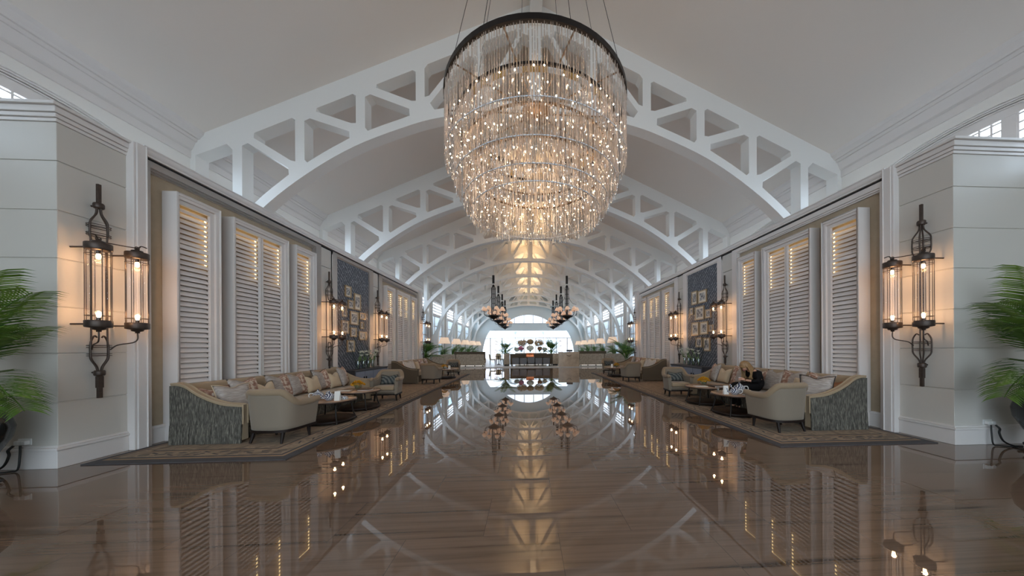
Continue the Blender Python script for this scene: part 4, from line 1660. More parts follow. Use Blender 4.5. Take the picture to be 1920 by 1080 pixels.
def make_teapot(name, label, loc, rz, sc=1.0):
    r = thing(name, label, 'teapot', loc, rz, 'blue-white teapots')
    m = MB()
    m.lathe([(0, 0), (0.045, 0), (0.05, 0.006), (0.075, 0.03), (0.085, 0.065), (0.075, 0.10), (0.05, 0.122), (0.035, 0.127)], 24)
    m.build('body', 'blue_white', r)
    m = MB()
    m.lathe([(0.04, 0.122), (0.03, 0.138), (0.012, 0.146), (0.008, 0.15), (0.015, 0.16), (0.01, 0.17), (0, 0.172)], 16)
    m.build('lid', 'blue_white', r)
    m = MB()
    m.tube(smoothpts([(0.07, 0, 0.045), (0.11, 0, 0.06), (0.125, 0, 0.10), (0.145, 0, 0.125)], 4), [0.018] * 5 + [0.013] * 4 + [0.009] * 4, 8)
    m.build('spout', 'blue_white', r)
    m = MB()
    m.tube(smoothpts([(-0.065, 0, 0.105), (-0.11, 0, 0.11), (-0.125, 0, 0.07), (-0.10, 0, 0.035), (-0.072, 0, 0.035)], 4), 0.008, 6)
    m.build('handle', 'porcelain', r)
    r.scale = (sc, sc, sc)
    return r


def teacup(label, loc, grp):
    r = thing('teacup', label, 'cup', loc, 0, grp)
    m = MB()
    m.lathe([(0, 0), (0.04, 0.0), (0.075, 0.012), (0.078, 0.016), (0.04, 0.008), (0, 0.008)], 20)
    m.build('saucer', 'porcelain', r)
    m = MB()
    m.lathe([(0, 0.01), (0.022, 0.01), (0.036, 0.035), (0.042, 0.06), (0.038, 0.06), (0.03, 0.03), (0, 0.018)], 18)
    m.build('cup', 'blue_white', r)
    m = MB()
    m.tube(smoothpts([(0.038, 0, 0.05), (0.06, 0, 0.048), (0.055, 0, 0.026), (0.034, 0, 0.026)], 4), 0.004, 5)
    m.build('handle', 'porcelain', r)


def menu_card(label, loc, rz):
    r = thing('menu_stand', label, 'menu', loc, rz, 'white menu stands')
    m = MB()
    m.prism([(-0.03, 0), (-0.024, 0), (0.0, 0.17), (0.024, 0), (0.03, 0), (0.003, 0.185), (-0.003, 0.185)], 'x', -0.05, 0.05)
    m.build('card', 'card_white', r, fix=True)


def tumbler(label, loc, grp, h=0.11):
    r = tag(MB().lathe([(0, 0.0), (0.028, 0.0), (0.034, h), (0.031, h), (0.026, 0.008), (0, 0.008)], 16).build('water_glass', 'vase_glass'), label, 'glass', grp)
    r.location = loc


def flower_bowl(label, loc):
    r = thing('flower_bowl', label, 'flowers', loc, 0, 'bowls of yellow flowers')
    m = MB()
    m.lathe([(0, 0), (0.055, 0), (0.06, 0.006), (0.07, 0.05), (0.078, 0.075), (0.074, 0.075), (0.062, 0.012), (0, 0.01)], 20)
    m.build('bowl', 'vase_glass', r)
    m = MB()
    rr = random.Random(3)
    for i in range(120):
        q, t = rr.uniform(0, 2 * PI), math.sqrt(rr.random())
        x, y = 0.15 * t * math.cos(q), 0.15 * t * math.sin(q)
        z = 0.20 - 0.10 * t * t + rr.uniform(-0.015, 0.02)
        for j in range(5):
            a = 2 * PI * j / 5 + rr.random()
            tl = rr.uniform(0.2, 0.8)
            d = Vector((math.cos(a) * math.cos(tl), math.sin(a) * math.cos(tl), math.sin(tl)))
            p = Vector((x, y, z))
            w = d.cross(Vector((0, 0, 1))).normalized() * 0.009
            m.add([p, p + d * 0.018 + w * 1.6, p + d * 0.036, p + d * 0.018 - w * 1.6], [(0, 1, 2, 3)])
    m.build('petals', 'yellow_petal', r, kind='stuff')
    m = MB()
    for i in range(14):
        q = 2 * PI * i / 14
        m.tube([(0.03 * math.cos(q), 0.03 * math.sin(q), 0.02), (0.10 * math.cos(q), 0.10 * math.sin(q), 0.15)], 0.004, 4)
    m.build('stems', 'stem_green', r, kind='stuff')


def book(label, loc, rz, size=(0.28, 0.22, 0.025), mat='walnut'):
    r = thing('book', label, 'book', loc, rz, 'books on the coffee tables')
    w, d, h = size
    m = MB()
    m.box(-w / 2, w / 2, -d / 2, d / 2, 0, 0.003)
    m.box(-w / 2, w / 2, -d / 2, d / 2, h - 0.003, h)
    m.box(-w / 2, -w / 2 + 0.004, -d / 2, d / 2, 0, h)
    m.build('cover', mat, r)
    m = MB()
    m.box(-w / 2 + 0.004, w / 2 - 0.006, -d / 2 + 0.006, d / 2 - 0.006, 0.003, h - 0.003)
    m.build('pages', 'paper', r)


def sheet(label, loc, rz, size=(0.3, 0.21)):
    m = MB()
    m.box(-size[0] / 2, size[0] / 2, -size[1] / 2, size[1] / 2, 0, 0.006)
    o = tag(m.build('magazine', 'card_white'), label, 'magazine', 'magazines on the coffee tables')
    o.location = loc
    o.rotation_euler = (0, 0, rz)


make_teapot('teapot', 'taller blue-white teapot on the table beside the empty sofa', (-4.47, 6.30, TZ), 0.8, 1.2)
make_teapot('teapot', 'round blue-white teapot next to the menu stand, empty sofa side', (-4.16, 6.16, TZ), -2.6, 1.1)
menu_card('white folded menu on the table beside the empty sofa', (-3.98, 6.12, TZ), 0.1)
teacup('blue-white cup behind the menu stand, empty sofa side', (-4.06, 6.36, TZ), 'cups on the tea tables')
teacup('cup at the aisle edge of the table, empty sofa side', (-3.92, 6.24, TZ), 'cups on the tea tables')
tumbler('water glass on the table beside the empty sofa', (-4.18, 6.5, TZ), 'water glasses')
sheet('white magazine lying on the tea table edge, empty sofa side', (-4.55, 6.10, TZ), 0.3, (0.22, 0.15))
flower_bowl('bowl of yellow flowers on the table by the empty sofa', (-4.50, 7.78, TZ))
sheet('white magazine beside the yellow flowers, empty sofa side', (-4.68, 7.52, TZ), 0.2)
book('dark book near the flower bowl, empty sofa side', (-4.2, 7.56, TZ), -0.2)
make_teapot('teapot', 'blue-white teapot standing before the woman on the near table edge', (4.16, 6.10, TZ), 2.5, 1.1)
make_teapot('teapot', 'bigger blue-white teapot close to the woman lap', (4.50, 6.42, TZ), 2.2, 1.35)
menu_card('white folded menu on the table before the woman', (4.03, 6.20, TZ), -0.1)
tumbler('tall water glass beside the menu before the woman', (3.99, 6.40, TZ), 'water glasses', 0.14)
teacup('small cup before the woman, next to the teapots', (4.33, 5.99, TZ), 'cups on the tea tables')
teacup('cup half behind the back-turned tub chair, woman side', (4.48, 6.12, TZ), 'cups on the tea tables')
flower_bowl('bowl of yellow flowers on the table past the woman', (4.47, 7.72, TZ))
book('dark book lying by the yellow flowers, woman side', (4.62, 7.38, TZ), 0.15, (0.36, 0.24, 0.03))
sheet('white magazine by the flower bowl, woman side', (4.25, 7.50, TZ), -0.2)
for s, sd in ((-1, 'left'), (1, 'right')):
    flower_bowl('bowl of yellow flowers on the far table of the %s wall' % sd, (s * 4.28, 14.86, TZ))
    menu_card('white folded menu on the far table of the %s wall' % sd, (s * 4.0, 14.72, TZ), 0)
    teacup('small cup on the far table of the %s wall' % sd, (s * 4.1, 14.62, TZ), 'cups on the tea tables')
# ================================================================== CONSOLES WITH LILY VASES UNDER THE PICTURES
def console(s, label):
    r = thing('console_cabinet', label, 'console', (s * 6.14, 9.86, 0), 0, 'low consoles under the picture panels')
    L, D, H = 2.2, 0.42, 0.80
    m = MB(s)
    m.box(-D, -0.002, 0, L, 0.08, H - 0.04)
    m.build('body', 'console_dark', r, bev=(0.006, 1))
    m = MB(s)
    m.box(-D - 0.02, -0.001, -0.02, L + 0.02, H - 0.04, H)
    m.build('top', 'console_dark', r, bev=(0.006, 2))
    for i in range(4):
        a, b = 0.03 + i * (L - 0.06) / 4 + 0.01, 0.03 + (i + 1) * (L - 0.06) / 4 - 0.01
        m = MB(s)
        m.box(-D - 0.018, -D + 0.002, a, b, 0.11, H - 0.07)
        d = m.build('door', 'console_grey', r, bev=(0.005, 1))
        m = MB(s)
        y = b - 0.06 if i % 2 == 0 else a + 0.06
        m.box(-D - 0.035, -D - 0.018, y - 0.018, y + 0.018, 0.34, 0.56)
        m.build('handle', 'slot_black', d)
    for x in (-D + 0.04, -0.06):
        for y in (0.05, L - 0.05):
            m = MB(s)
            m.box(x - 0.025, x + 0.025, y - 0.025, y + 0.025, 0, 0.08)
            m.build('leg', 'slot_black', r)
    m = MB(s)
    m.box(-D, -D + 0.02, -0.02, 0.0, 0.08, H - 0.04)
    return r


console(-1, 'low grey-blue console under the blue picture panel, left wall')
console(1, 'low grey-blue console under the blue picture panel, right wall')


def lily_vase(s, y, i, label, grp):
    r = thing('lily_vase', label, 'vase', (s * 5.93, y, 0.80), 0, grp)
    m = MB()
    m.lathe([(0, 0), (0.05, 0), (0.058, 0.01), (0.06, 0.20), (0.052, 0.26), (0.056, 0.30), (0.05, 0.30), (0.046, 0.26), (0.053, 0.2), (0.05, 0.015), (0, 0.015)], 16)
    m.build('vase', 'vase_glass', r)
    rr = random.Random(i * 7 + (1 if s > 0 else 2))
    tall = MB(s)                                # one long dark bare stem leaning against the panel
    tall.tube([(0.03, 0.0, 0.03), (0.10, -0.12, 0.55), (0.165, -0.30, 1.12)], [0.012, 0.011, 0.008], 6)
    tall.build('long_stem', 'dark_stem', r)
    for k in range(4):
        a = MB(s)
        dx, dy = rr.uniform(-0.16, 0.04), rr.uniform(0.02, 0.26)
        hh = rr.uniform(0.42, 0.62)
        P = smoothpts([(0, 0, 0.03), (dx * 0.3, dy * 0.3, hh * 0.5), (dx, dy, hh)], 4)
        a.tube(P, 0.006, 5)
        for j in range(3):                     # narrow leaves
            b = P[3 + j]
            q = rr.uniform(0, 2 * PI)
            d = Vector((math.cos(q) * 0.10, math.sin(q) * 0.10, 0.08))
            w = d.cross(Vector((0, 0, 1))). normalized() * 0.018
            a.add([b, b + d * 0.5 + w, b + d, b + d * 0.5 - w], [(0, 1, 2, 3)])
        st = a.build('stem', 'stem_green', r)
        f = MB(s)
        c = Vector(P[-1])
        for j in range(6):
            q = 2 * PI * j / 6
            d = Vector((math.cos(q) * 0.075, math.sin(q) * 0.075, 0.075))
            w = Vector((-math.sin(q), math.cos(q), 0)) * 0.03
            f.add([c, c + d * 0.6 + w, c + d + Vector((0, 0, -0.005)), c + d * 0.6 - w], [(0, 1, 2, 3)])
        f.build('blossom', 'white_petal', st)


for s, sd in ((-1, 'left'), (1, 'right')):
    for i, (y, w) in enumerate(((10.42, 'closest to the sofa'), (10.76, 'second from the sofa'), (11.08, 'third from the sofa'), (11.38, 'closest to the lounge'))):
        lily_vase(s, y, i, 'glass vase of white lilies on the %s console, %s' % (sd, w), 'lily vases on the consoles')


# ================================================================== PALMS
def frond_mesh(L, n, droop, leaf, seed, wid=0.0075):
    """arching rachis along +x rising in z, leaflets both sides"""
    rr = random.Random(seed)
    m = MB()
    P = []
    for i in range(13):
        t = i / 12
        P.append(Vector((L * (0.25 * t + 0.62 * t * t * (1 - 0.25 * t)), 0, L * (0.95 * t - droop * t * t))))
    m.tube(P, [0.010 * (1 - 0.8 * i / 12) + 0.002 for i in range(13)], 5)
    for k in range(n):
        t = 0.22 + 0.78 * k / n
        f = t * 12
        i = min(int(f), 11)
        p = P[i].lerp(P[i + 1], f - i)
        tan = (P[i + 1] - P[i]).normalized()
        up = Vector((0, 1, 0)).cross(tan).normalized()
        if up.z < 0:
            up = -up
        ll = leaf * (0.55 + 0.9 * math.sin(PI * min(1, 0.12 + 0.9 * t)) * 0.6) * rr.uniform(0.85, 1.1)
        for sg in (-1, 1):
            d = (Vector((0, sg, 0)) * 0.80 + tan * 0.62 + up * 0.18).normalized()
            w = d.cross(up).normalized() * wid * rr.uniform(0.8, 1.1)
            a = p
            b = p + d * ll * 0.35
            c = p + d * ll * 0.7 + Vector((0, 0, -0.10 * ll))
            e = p + d * ll * 0.95 + Vector((0, 0, -0.28 * ll))
            m.add([a - w * .3, a + w * .3, b + w, b - w, c + w * .8, c - w * .8, e], [(0, 1, 2, 3), (3, 2, 4, 5), (5, 4, 6)])
    return m


def make_palm(label, loc, H, nf, spread, seed, pot, cat='palm', grp='potted palms', leaf=0.34, nl=34, stems=True, sector=None, fronds=None):
    r = thing('potted_palm', label, cat, loc, 0, grp)
    rr = random.Random(seed)
    if pot == 'urn':
        m = MB()
        m.lathe([(0, 0.16), (0.13, 0.16), (0.15, 0.19), (0.24, 0.32), (0.325, 0.50), (0.34, 0.62), (0.31, 0.75), (0.22, 0.85), (0.19, 0.885), (0.235, 0.915), (0.24, 0.93), (0.21, 0.93), (0.17, 0.89), (0, 0.87)], 40)
        m.build('urn', 'black_urn', r)
        m = MB()
        m.lathe([(0, 0.135), (0.20, 0.135), (0.215, 0.15), (0.20, 0.165), (0, 0.165)], 24)
        m.build('stand', 'carved_wood', r)
        for i in range(5):
            q = 2 * PI * i / 5 + 0.5
            c, s_ = math.cos(q), math.sin(q)
            m = MB()
            P = smoothpts([(0.17 * c, 0.17 * s_, 0.14), (0.24 * c, 0.24 * s_, 0.11), (0.21 * c, 0.21 * s_, 0.06), (0.25 * c, 0.25 * s_, 0.018), (0.29 * c, 0.29 * s_, 0.03)], 4)
            m.tube(P, 0.018, 6)
            m.build('stand_leg', 'carved_wood', r)
        base = 0.88
    else:
        m = MB()
        m.lathe([(0, 0), (0.20, 0), (0.22, 0.02), (0.27, 0.42), (0.28, 0.46), (0.25, 0.46), (0.22, 0.40), (0, 0.40)], 20)
        m.build('pot', 'black_urn' if pot == 'dark' else 'pale_metal', r)
        base = 0.40
    variants = [frond_mesh(1.0, nl, 0.34 + 0.14 * v, leaf, seed * 10 + v).build('frond', 'palm_leaf', r) for v in range(3)]
    for i in range(len(fronds) if fronds else nf):
        f = variants[i] if i < 3 else variants[i % 3].copy()
        if i >= 3:
            COL.objects.link(f)
            f.parent = r
        q = 2 * PI * i * 0.382 + rr.uniform(-0.3, 0.3)
        lean = rr.uniform(0.0, 0.72)
        if sector:                             # keep the fronds off the wall behind
            q = sector[0] + (sector[1] - sector[0]) * ((i * 0.618) % 1.0)
        hgt = (H - base)
        sc = hgt * (1.10 - 0.25 * lean) * spread
        zb = base + (0.10 + 0.34 * (1 - lean)) * hgt * (0.6 if stems else 0.2)
        tilt = -0.30 + 0.95 * lean
        if fronds:
            q, tilt, sc, zb = fronds[i]
        f.location = (0.05 * math.cos(q), 0.05 * math.sin(q), zb)
        f.rotation_euler = (Matrix.Rotation(q, 4, 'Z') @ Matrix.Rotation(tilt, 4, 'Y')).to_euler()
        f.scale = (sc, sc, sc)
    if stems:
        m = MB()
        for i in range(6):
            q = 2 * PI * i / 6
            m.tube([(0.06 * math.cos(q), 0.06 * math.sin(q), base - 0.02), (0.07 * math.cos(q + .4), 0.07 * math.sin(q + .4), base + 0.35 * (H - base))], [0.02, 0.012], 6)
        m.build('stems', 'stem_green', r)
    return r


def urn_fronds(side, reach):
    L = [(-12, -0.42, 1.50, 1.15), (-38, -0.30, 1.45, 1.2), (-22, -0.05, 1.42, 1.15), (-8, 0.14, 1.36, 1.1), (-34, 0.30, 1.28, 1.1), (-14, 0.46, 1.2, 1.05), (-48, 0.55, 1.15, 1.0),
         (-24, 0.72, 1.1, 1.0), (-6, 0.62, 1.1, 1.0), (-72, -0.25, 1.4, 1.2), (-95, 0.10, 1.25, 1.1), (-120, 0.4, 1.1, 1.05), (-150, 0.1, 1.2, 1.1), (-172, 0.5, 1.0, 1.0), (-60, 0.15, 1.25, 1.1), (-3, -0.15, 1.4, 1.2)]
    if side > 0:
        L = [v for v in L if v[0] > -125]
    out = []
    for q, t, sc, z in L:
        a = math.radians(q)
        out.append((a if side < 0 else PI - a - 2 * PI, t, sc * reach, z))
    return out


make_palm('large palm in a black urn on a carved stand, by the left end wall', (-6.45, 3.60, 0), 3.15, 20, 0.62, 3, 'urn', nl=38, fronds=urn_fronds(-1, 0.93), grp='large palms in black urns')
make_palm('large palm in a black urn on a carved stand, by the right end wall', (6.84, 3.60, 0), 2.95, 20, 0.66, 8, 'urn', nl=38, fronds=urn_fronds(1, 1.06), grp='large palms in black urns')
make_palm('palm just past the last pilaster of the left wall', (-6.35, 18.4, 0), 2.75, 18, 0.56, 5, 'dark')
make_palm('palm just past the last pilaster of the right wall', (5.98, 18.4, 0), 2.95, 18, 0.58, 6, 'dark')
pw = ('first', 'second', 'third', 'fourth', 'fifth')
for s, sd in ((-1, 'left'), (1, 'right')):
    for k in range(5):
        make_palm('bushy palm under the %s floor-lamp shade of the %s lounge side' % (pw[k], sd), (s * 7.15, 24.7 + 3.55 * k, 0.05), 2.45, 14, 0.5, 20 + k, 'dark', grp='palms along the lounge sides', nl=24, sector=(PI / 2, PI * 1.5) if s > 0 else (-PI / 2, PI / 2))
make_palm('tall palm at the left end of the central banquette', (-2.03, 25.2, 0.05), 3.2, 20, 0.46, 31, 'pale', nl=30)
make_palm('tall palm at the right end of the central banquette', (1.80, 25.2, 0.05), 3.15, 20, 0.46, 32, 'pale', nl=30)

# power outlets and cords by the urns
for s, x, z, sd in ((-1, 6.56, 0.345, 'left'), (1, 6.72, 0.335, 'right')):
    r = thing('power_outlet', 'white wall outlet with a plug by the %s black urn' % sd, 'outlet', (s * x, 4.14, z))
    m = MB()
    m.box(-0.075, 0.075, -0.012, 0.0, -0.04, 0.04)
    m.build('plate', 'plastic_white', r, bev=(0.004, 2))
    for px in (-0.035, 0.04):
        m = MB()
        m.box(px - 0.026, px + 0.026, -0.055, -0.012, -0.028, 0.022)
        m.build('plug', 'plastic_white', r, bev=(0.005, 2))
    m = MB(s)
    y = 4.075
    P = smoothpts([(x - 0.035, y, z - 0.03), (x - 0.06, y - 0.02, z - 0.16), (x - 0.05, y - 0.03, 0.03), (x + 0.02, y - 0.05, 0.012), (x + 0.14, y - 0.12, 0.012), (x + 0.2, y - 0.25, 0.012)], 6)
    m.tube(P, 0.009, 6)
    c_ = m.build('cord', 'rubber_black', r)
    c_.location = (-s * x, -4.14, -z)
    m = MB(s)
    P = smoothpts([(x + 0.04, y, z - 0.03), (x + 0.055, y - 0.03, z - 0.08), (x + 0.03, y - 0.04, z - 0.14), (x + 0.08, y - 0.05, 0.08), (x + 0.18, y - 0.08, 0.02), (x + 0.3, y - 0.1, 0.012)], 6)
    m.tube(P, 0.012, 6)
    c_ = m.build('cord', 'rubber_black', r)
    c_.location = (-s * x, -4.14, -z)

# ================================================================== THE LOUNGE
FZ = 0.05


def banquette(label, x0, x1, y, mats=('mottled_fabric', 'sofa_fabric'), top=1.0, grp='banquettes across the lounge', depth=0.75, end=False):
    """back panel faces the lobby; seat behind it"""
    w = x1 - x0
    r = thing('banquette', label, 'sofa', ((x0 + x1) / 2, y, FZ), 0, grp)
    m = MB()
    m.box(-w / 2, w / 2, 0, 0.12, 0.10, top - FZ)
    m.build('back_panel', mats[0], r, bev=(0.02, 3))
    m = MB()
    m.box(-w / 2 + 0.03, w / 2 - 0.03, 0.12, depth, 0.14, 0.36)
    m.build('base', mats[1], r, bev=(0.02, 2))
    m = MB()
    m.box(-w / 2 + 0.03, w / 2 - 0.03, 0.12, depth + 0.02, 0.36, 0.48)
    m.build('seat_cushion', mats[1], r, bev=(0.03, 3))
    m = MB()
    m.box(-w / 2 + 0.02, w / 2 - 0.02, 0.14, 0.17, 0.05, 0.085)
    m.build('light_strip', 'strip_white', r)
    for x in (-w / 2 + 0.1, -w / 6, w / 6, w / 2 - 0.1):
        for yy in (0.05, depth - 0.06):
            m = MB()
            m.box(x - 0.03, x + 0.03, yy - 0.03, yy + 0.03, 0, 0.14)
            m.build('leg', 'slot_black', r)
    return r


banquette('mottled beige banquette back reaching to the left side, left of the chairs', -7.5, -5.72, 23.2)
banquette('mottled beige banquette back nearest the gap with the chairs', -5.66, -3.55, 23.2)
banquette('mottled beige banquette back right of the reception podium', 3.86, 5.78, 23.0)
banquette('mottled beige banquette back at the palm beside the right wall end', 5.84, 7.5, 23.0)
banquette('dark brown central banquette below the flowers', -1.6, 1.82, 24.1, ('sofa_dark', 'sofa_dark'), 1.0)
for x, lab in ((-1.86, 'pale grey end panel left of the brown central banquette'), (2.06, 'pale grey end panel right of the brown central banquette')):
    r = thing('end_panel', lab, 'panel', (x, 24.05, FZ), 0, 'pale panels flanking the central banquette')
    m = MB()
    m.box(-0.22, 0.22, 0, 0.5, 0.1, 0.97)
    m.build('body', 'mottled_fabric', r, bev=(0.02, 2))
    m = MB()
    m.box(-0.2, 0.2, 0.03, 0.47, 0, 0.1)
    m.build('plinth', 'slot_black', r)
# low dark tables in front of the central banquette
for i in range(5):
    x = -1.12 + 0.60 * i
    r = thing('dark_table', 'low dark square table, %s of five before the brown banquette' % ('leftmost', 'second', 'middle one', 'fourth', 'rightmost')[i], 'table', (x, 23.55 - (0.08 if i == 2 else 0), FZ), 0, 'dark tables before the central banquette')
    h = 0.72 if i == 2 else 0.66
    m = MB()
    m.box(-0.29, 0.29, -0.26, 0.26, h - 0.03, h)
    m.build('tabletop', 'walnut', r, bev=(0.004, 1))
    m = MB()
    m.box(-0.27, 0.27, -0.24, 0.24, h - 0.5, h - 0.03)
    m.build('apron', 'walnut', r)
    for sx in (-0.26, 0.26):
        for sy in (-0.23, 0.23):
            m = MB()
            m.box(sx - 0.018, sx + 0.018, sy - 0.018, sy + 0.018, 0, h - 0.4)
            m.build('leg', 'slot_black', r)
# reception podium
r = thing('reception_podium', 'square marble podium standing at the lounge step', 'podium', (2.93, 22.42, FZ))
m = MB()
m.box(-0.78, 0.78, -0.04, 0.5, -0.048, 1.06)
m.build('body', 'marble', r, bev=(0.006, 1))
m = MB()
m.box(-0.80, 0.80, -0.06, 0.52, 1.06, 1.10)
m.build('top', 'marble', r, bev=(0.006, 2))
m = MB()
for z, w, k in ((0.86, 0.22, 0.05), (0.81, 0.16, 0.04), (0.76, 0.10, 0.03)):
    m.tube([(-w, -0.05, z + k), (-w * 0.4, -0.05, z - k * 0.3), (0, -0.05, z), (w * 0.4, -0.05, z - k * 0.3), (w, -0.05, z + k)], 0.008, 5)
m.build('carved_emblem', 'bronze', r)
r = thing('desk_monitor', 'black screen standing on the marble podium', 'screen', (3.0, 22.62, FZ + 1.10))
m = MB()
m.box(-0.24, 0.24, -0.02, 0.02, 0.03, 0.17)
m.build('screen', 'monitor', r, bev=(0.004, 1))
m = MB()
m.box(-0.1, 0.1, -0.06, 0.06, 0, 0.012)
m.box(-0.02, 0.02, -0.012, 0.012, 0.012, 0.06)
m.build('foot', 'monitor', r)
r = thing('copper_chest', 'copper-coloured chest on the middle dark table below the flowers', 'chest', (0.0, 23.47, FZ + 0.72))
m = MB()
m.box(-0.30, 0.30, -0.14, 0.14, 0.0, 0.19)
m.build('body', 'copper', r, bev=(0.012, 2))
m = MB()
m.prism([(-0.15, 0.19), (0.15, 0.19), (0.13, 0.25), (0.06, 0.285), (-0.06, 0.285), (-0.13, 0.25)], 'x', -0.305, 0.305)
m.build('lid', 'copper', r, bev=(0.008, 2), fix=True)
m = MB()
m.lathe([(0, 0), (0.03, 0), (0.03, 0.01), (0, 0.012)], 12)
h = m.build('clasp', 'brass', r)
h.location = (0, -0.14, 0.16)
h.rotation_euler = (PI / 2, 0, 0)


def bouquet(label, loc, R_, mat, seed, H=0.7, vase='vase_glass', n=360):
    r = thing('flower_bouquet', label, 'flowers', loc, 0, 'flower arrangements over the central banquette')
    m = MB()
    m.lathe([(0, 0), (0.09, 0), (0.10, 0.02), (0.08, 0.3), (0.11, 0.45), (0.10, 0.45), (0.07, 0.3), (0, 0.03)], 16)
    m.build('vase', vase, r)
    rr = random.Random(seed)
    m = MB()
    for i in range(n):
        d = Vector((rr.gauss(0, 1), rr.gauss(0, 1), rr.gauss(0, 1) * 0.8)).normalized()
        p = Vector((0, 0, H)) + Vector((d.x * R_, d.y * R_, d.z * R_ * 0.75)) * rr.uniform(0.65, 1.0)
        a = d.orthogonal().normalized()
        b = d.cross(a)
        for j in range(4):
            q = PI / 2 * j
            e = (a * math.cos(q) + b * math.sin(q))
            f = (a * math.cos(q + 0.8) + b * math.sin(q + 0.8))
            m.add([p, p + e * 0.05 + d * 0.015, p + (e + f) * 0.04 + d * 0.03, p + f * 0.05 + d * 0.015], [(0, 1, 2, 3)])
    m.build('blossoms', mat, r, kind='stuff')
    m = MB()
    for i in range(10):
        q = 2 * PI * i / 10
        m.tube([(0.03 * math.cos(q), 0.03 * math.sin(q), 0.1), (R_ * 0.5 * math.cos(q), R_ * 0.5 * math.sin(q), H - 0.05)], 0.008, 4)
    m.build('stems', 'stem_green', r, kind='stuff')


# shelf behind the banquette that carries the flowers
r = thing('flower_counter', 'pale counter behind the brown banquette, under the flowers', 'counter', (0.1, 25.1, FZ))
m = MB()
m.box(-1.32, 1.32, 0.0, 0.75, 0, 0.96)
m.build('body', 'lounge_floor', r)
m = MB()
m.box(-1.36, 1.36, -0.05, 0.8, 0.96, 1.0)
m.build('top', 'marble', r, bev=(0.005, 2))
TOPZ = FZ + 1.0
bouquet('round brown hydrangea bunch, left of the three over the banquette', (-0.66, 25.62, TOPZ), 0.46, 'brown_petal', 1, 0.85)
bouquet('small round brown bunch, middle of the three over the banquette', (0.05, 25.75, TOPZ), 0.30, 'brown_petal', 2, 0.95)
bouquet('round brown hydrangea bunch, right of the three over the banquette', (0.80, 25.5, TOPZ), 0.42, 'brown_petal', 3, 0.83)
bouquet('white orchid cluster in the middle behind the copper chest', (0.03, 25.25, TOPZ), 0.30, 'white_petal', 4, 0.42)
bouquet('white and pink orchids left of the copper chest', (-0.75, 25.25, TOPZ), 0.24, 'pink_petal', 5, 0.38, n=160)
bouquet('white orchids at the far left of the flower counter', (-1.08, 25.3, TOPZ), 0.22, 'white_petal', 6, 0.30, n=200)
bouquet('orange and white blooms right of the copper chest', (0.85, 25.22, TOPZ), 0.2, 'orange_fabric', 7, 0.36, n=160)
bouquet('white blooms at the right end of the flower counter', (1.27, 25.3, TOPZ), 0.2, 'white_petal', 9, 0.30, n=180)


# floor lamps with big peach shades
def make_floor_lamp():
    r = thing('floor_lamp', 'x', 'lamp', (0, 0, FZ), 0, 'floor lamps along the lounge sides')
    m = MB()
    m.lathe([(0, 0), (0.17, 0), (0.18, 0.015), (0.05, 0.035), (0.02, 0.06), (0, 0.06)], 16)
    m.build('base', 'dark_iron', r)
    m = MB()
    m.tube([(0, 0, 0.05), (0, 0, 1.95)], 0.016, 6)
    m.build('pole', 'dark_iron', r)
    m = MB()
    m.lathe([(0.44, 1.80), (0.44, 1.82), (0.29, 2.27), (0.28, 2.28), (0.28, 2.27), (0.43, 1.82)], 20)
    m.build('lamp_shade', 'shade_floor', r)
    return r


fl0 = make_floor_lamp()
first = True
for s, sd in ((-1, 'left'), (1, 'right')):
    for k in range(5):
        lab = 'floor lamp with a broad peach shade, %s from the lobby, %s lounge side' % (pw[k], sd)
        loc = (s * 6.72, 23.95 + 4.1 * k * 0.98, FZ)
        if first:
            fl0.location = loc
            fl0['label'] = lab
            first = False
        else:
            dup(fl0, loc, 0, lab)


# cafe chairs and a round table in the gap on the left
def make_cafe():
    r = thing('cafe_chair', 'x', 'chair', (0, 0, FZ), 0, 'cafe chairs by the left gap')
    m = MB()
    m.box(-0.24, 0.24, -0.24, 0.24, 0.40, 0.48)
    m.build('seat', 'cream_fabric', r, bev=(0.03, 3))
    m = MB()
    m.grid(lambda a, b: (0.25 * math.sin((a - 0.5) * 2.6), 0.18 + 0.09 * math.cos((a - 0.5) * 2.6) + 0.06 * b, 0.46 + 0.46 * b - 0.12 * abs(2 * a - 1) ** 3 * b), 10, 6)
    m.grid(lambda a, b: (0.22 * math.sin((a - 0.5) * 2.6), 0.13 + 0.09 * math.cos((a - 0.5) * 2.6) + 0.06 * b, 0.46 + 0.46 * b - 0.12 * abs(2 * a - 1) ** 3 * b), 10, 6)
    m.build('backrest', 'cream_fabric', r)
    for sx in (-0.2, 0.2):
        for sy in (-0.2, 0.2):
            m = MB()
            m.tube([(sx, sy, 0.41), (sx * 1.1, sy * 1.1, 0)], [0.02, 0.014], 6)
            m.build('leg', 'dark_wood', r)
    return r


c0 = make_cafe()
c0.location = (-3.15, 25.6, FZ)
c0.rotation_euler = (0, 0, PI / 2)
c0['label'] = 'cream cafe chair left of the small dark round table'
dup(c0, (-1.98 - 0.4, 26.3, FZ), -PI / 2, 'cream cafe chair between the dark round table and the palm')
dup(c0, (-2.75, 26.9, FZ), 0.2, 'cream cafe chair behind the small dark round table')
r = thing('cafe_table', 'small dark round pedestal table between cream cafe chairs', 'table', (-2.68, 25.9, FZ))
m = MB()
m.lathe([(0, 0.70), (0.34, 0.70), (0.35, 0.715), (0.34, 0.73), (0, 0.73)], 24)
m.build('tabletop', 'dark_wood', r)
m = MB()
m.lathe([(0, 0), (0.2, 0), (0.21, 0.02), (0.05, 0.05), (0.035, 0.1), (0.035, 0.70), (0, 0.70)], 16)
m.build('pedestal', 'dark_wood', r)
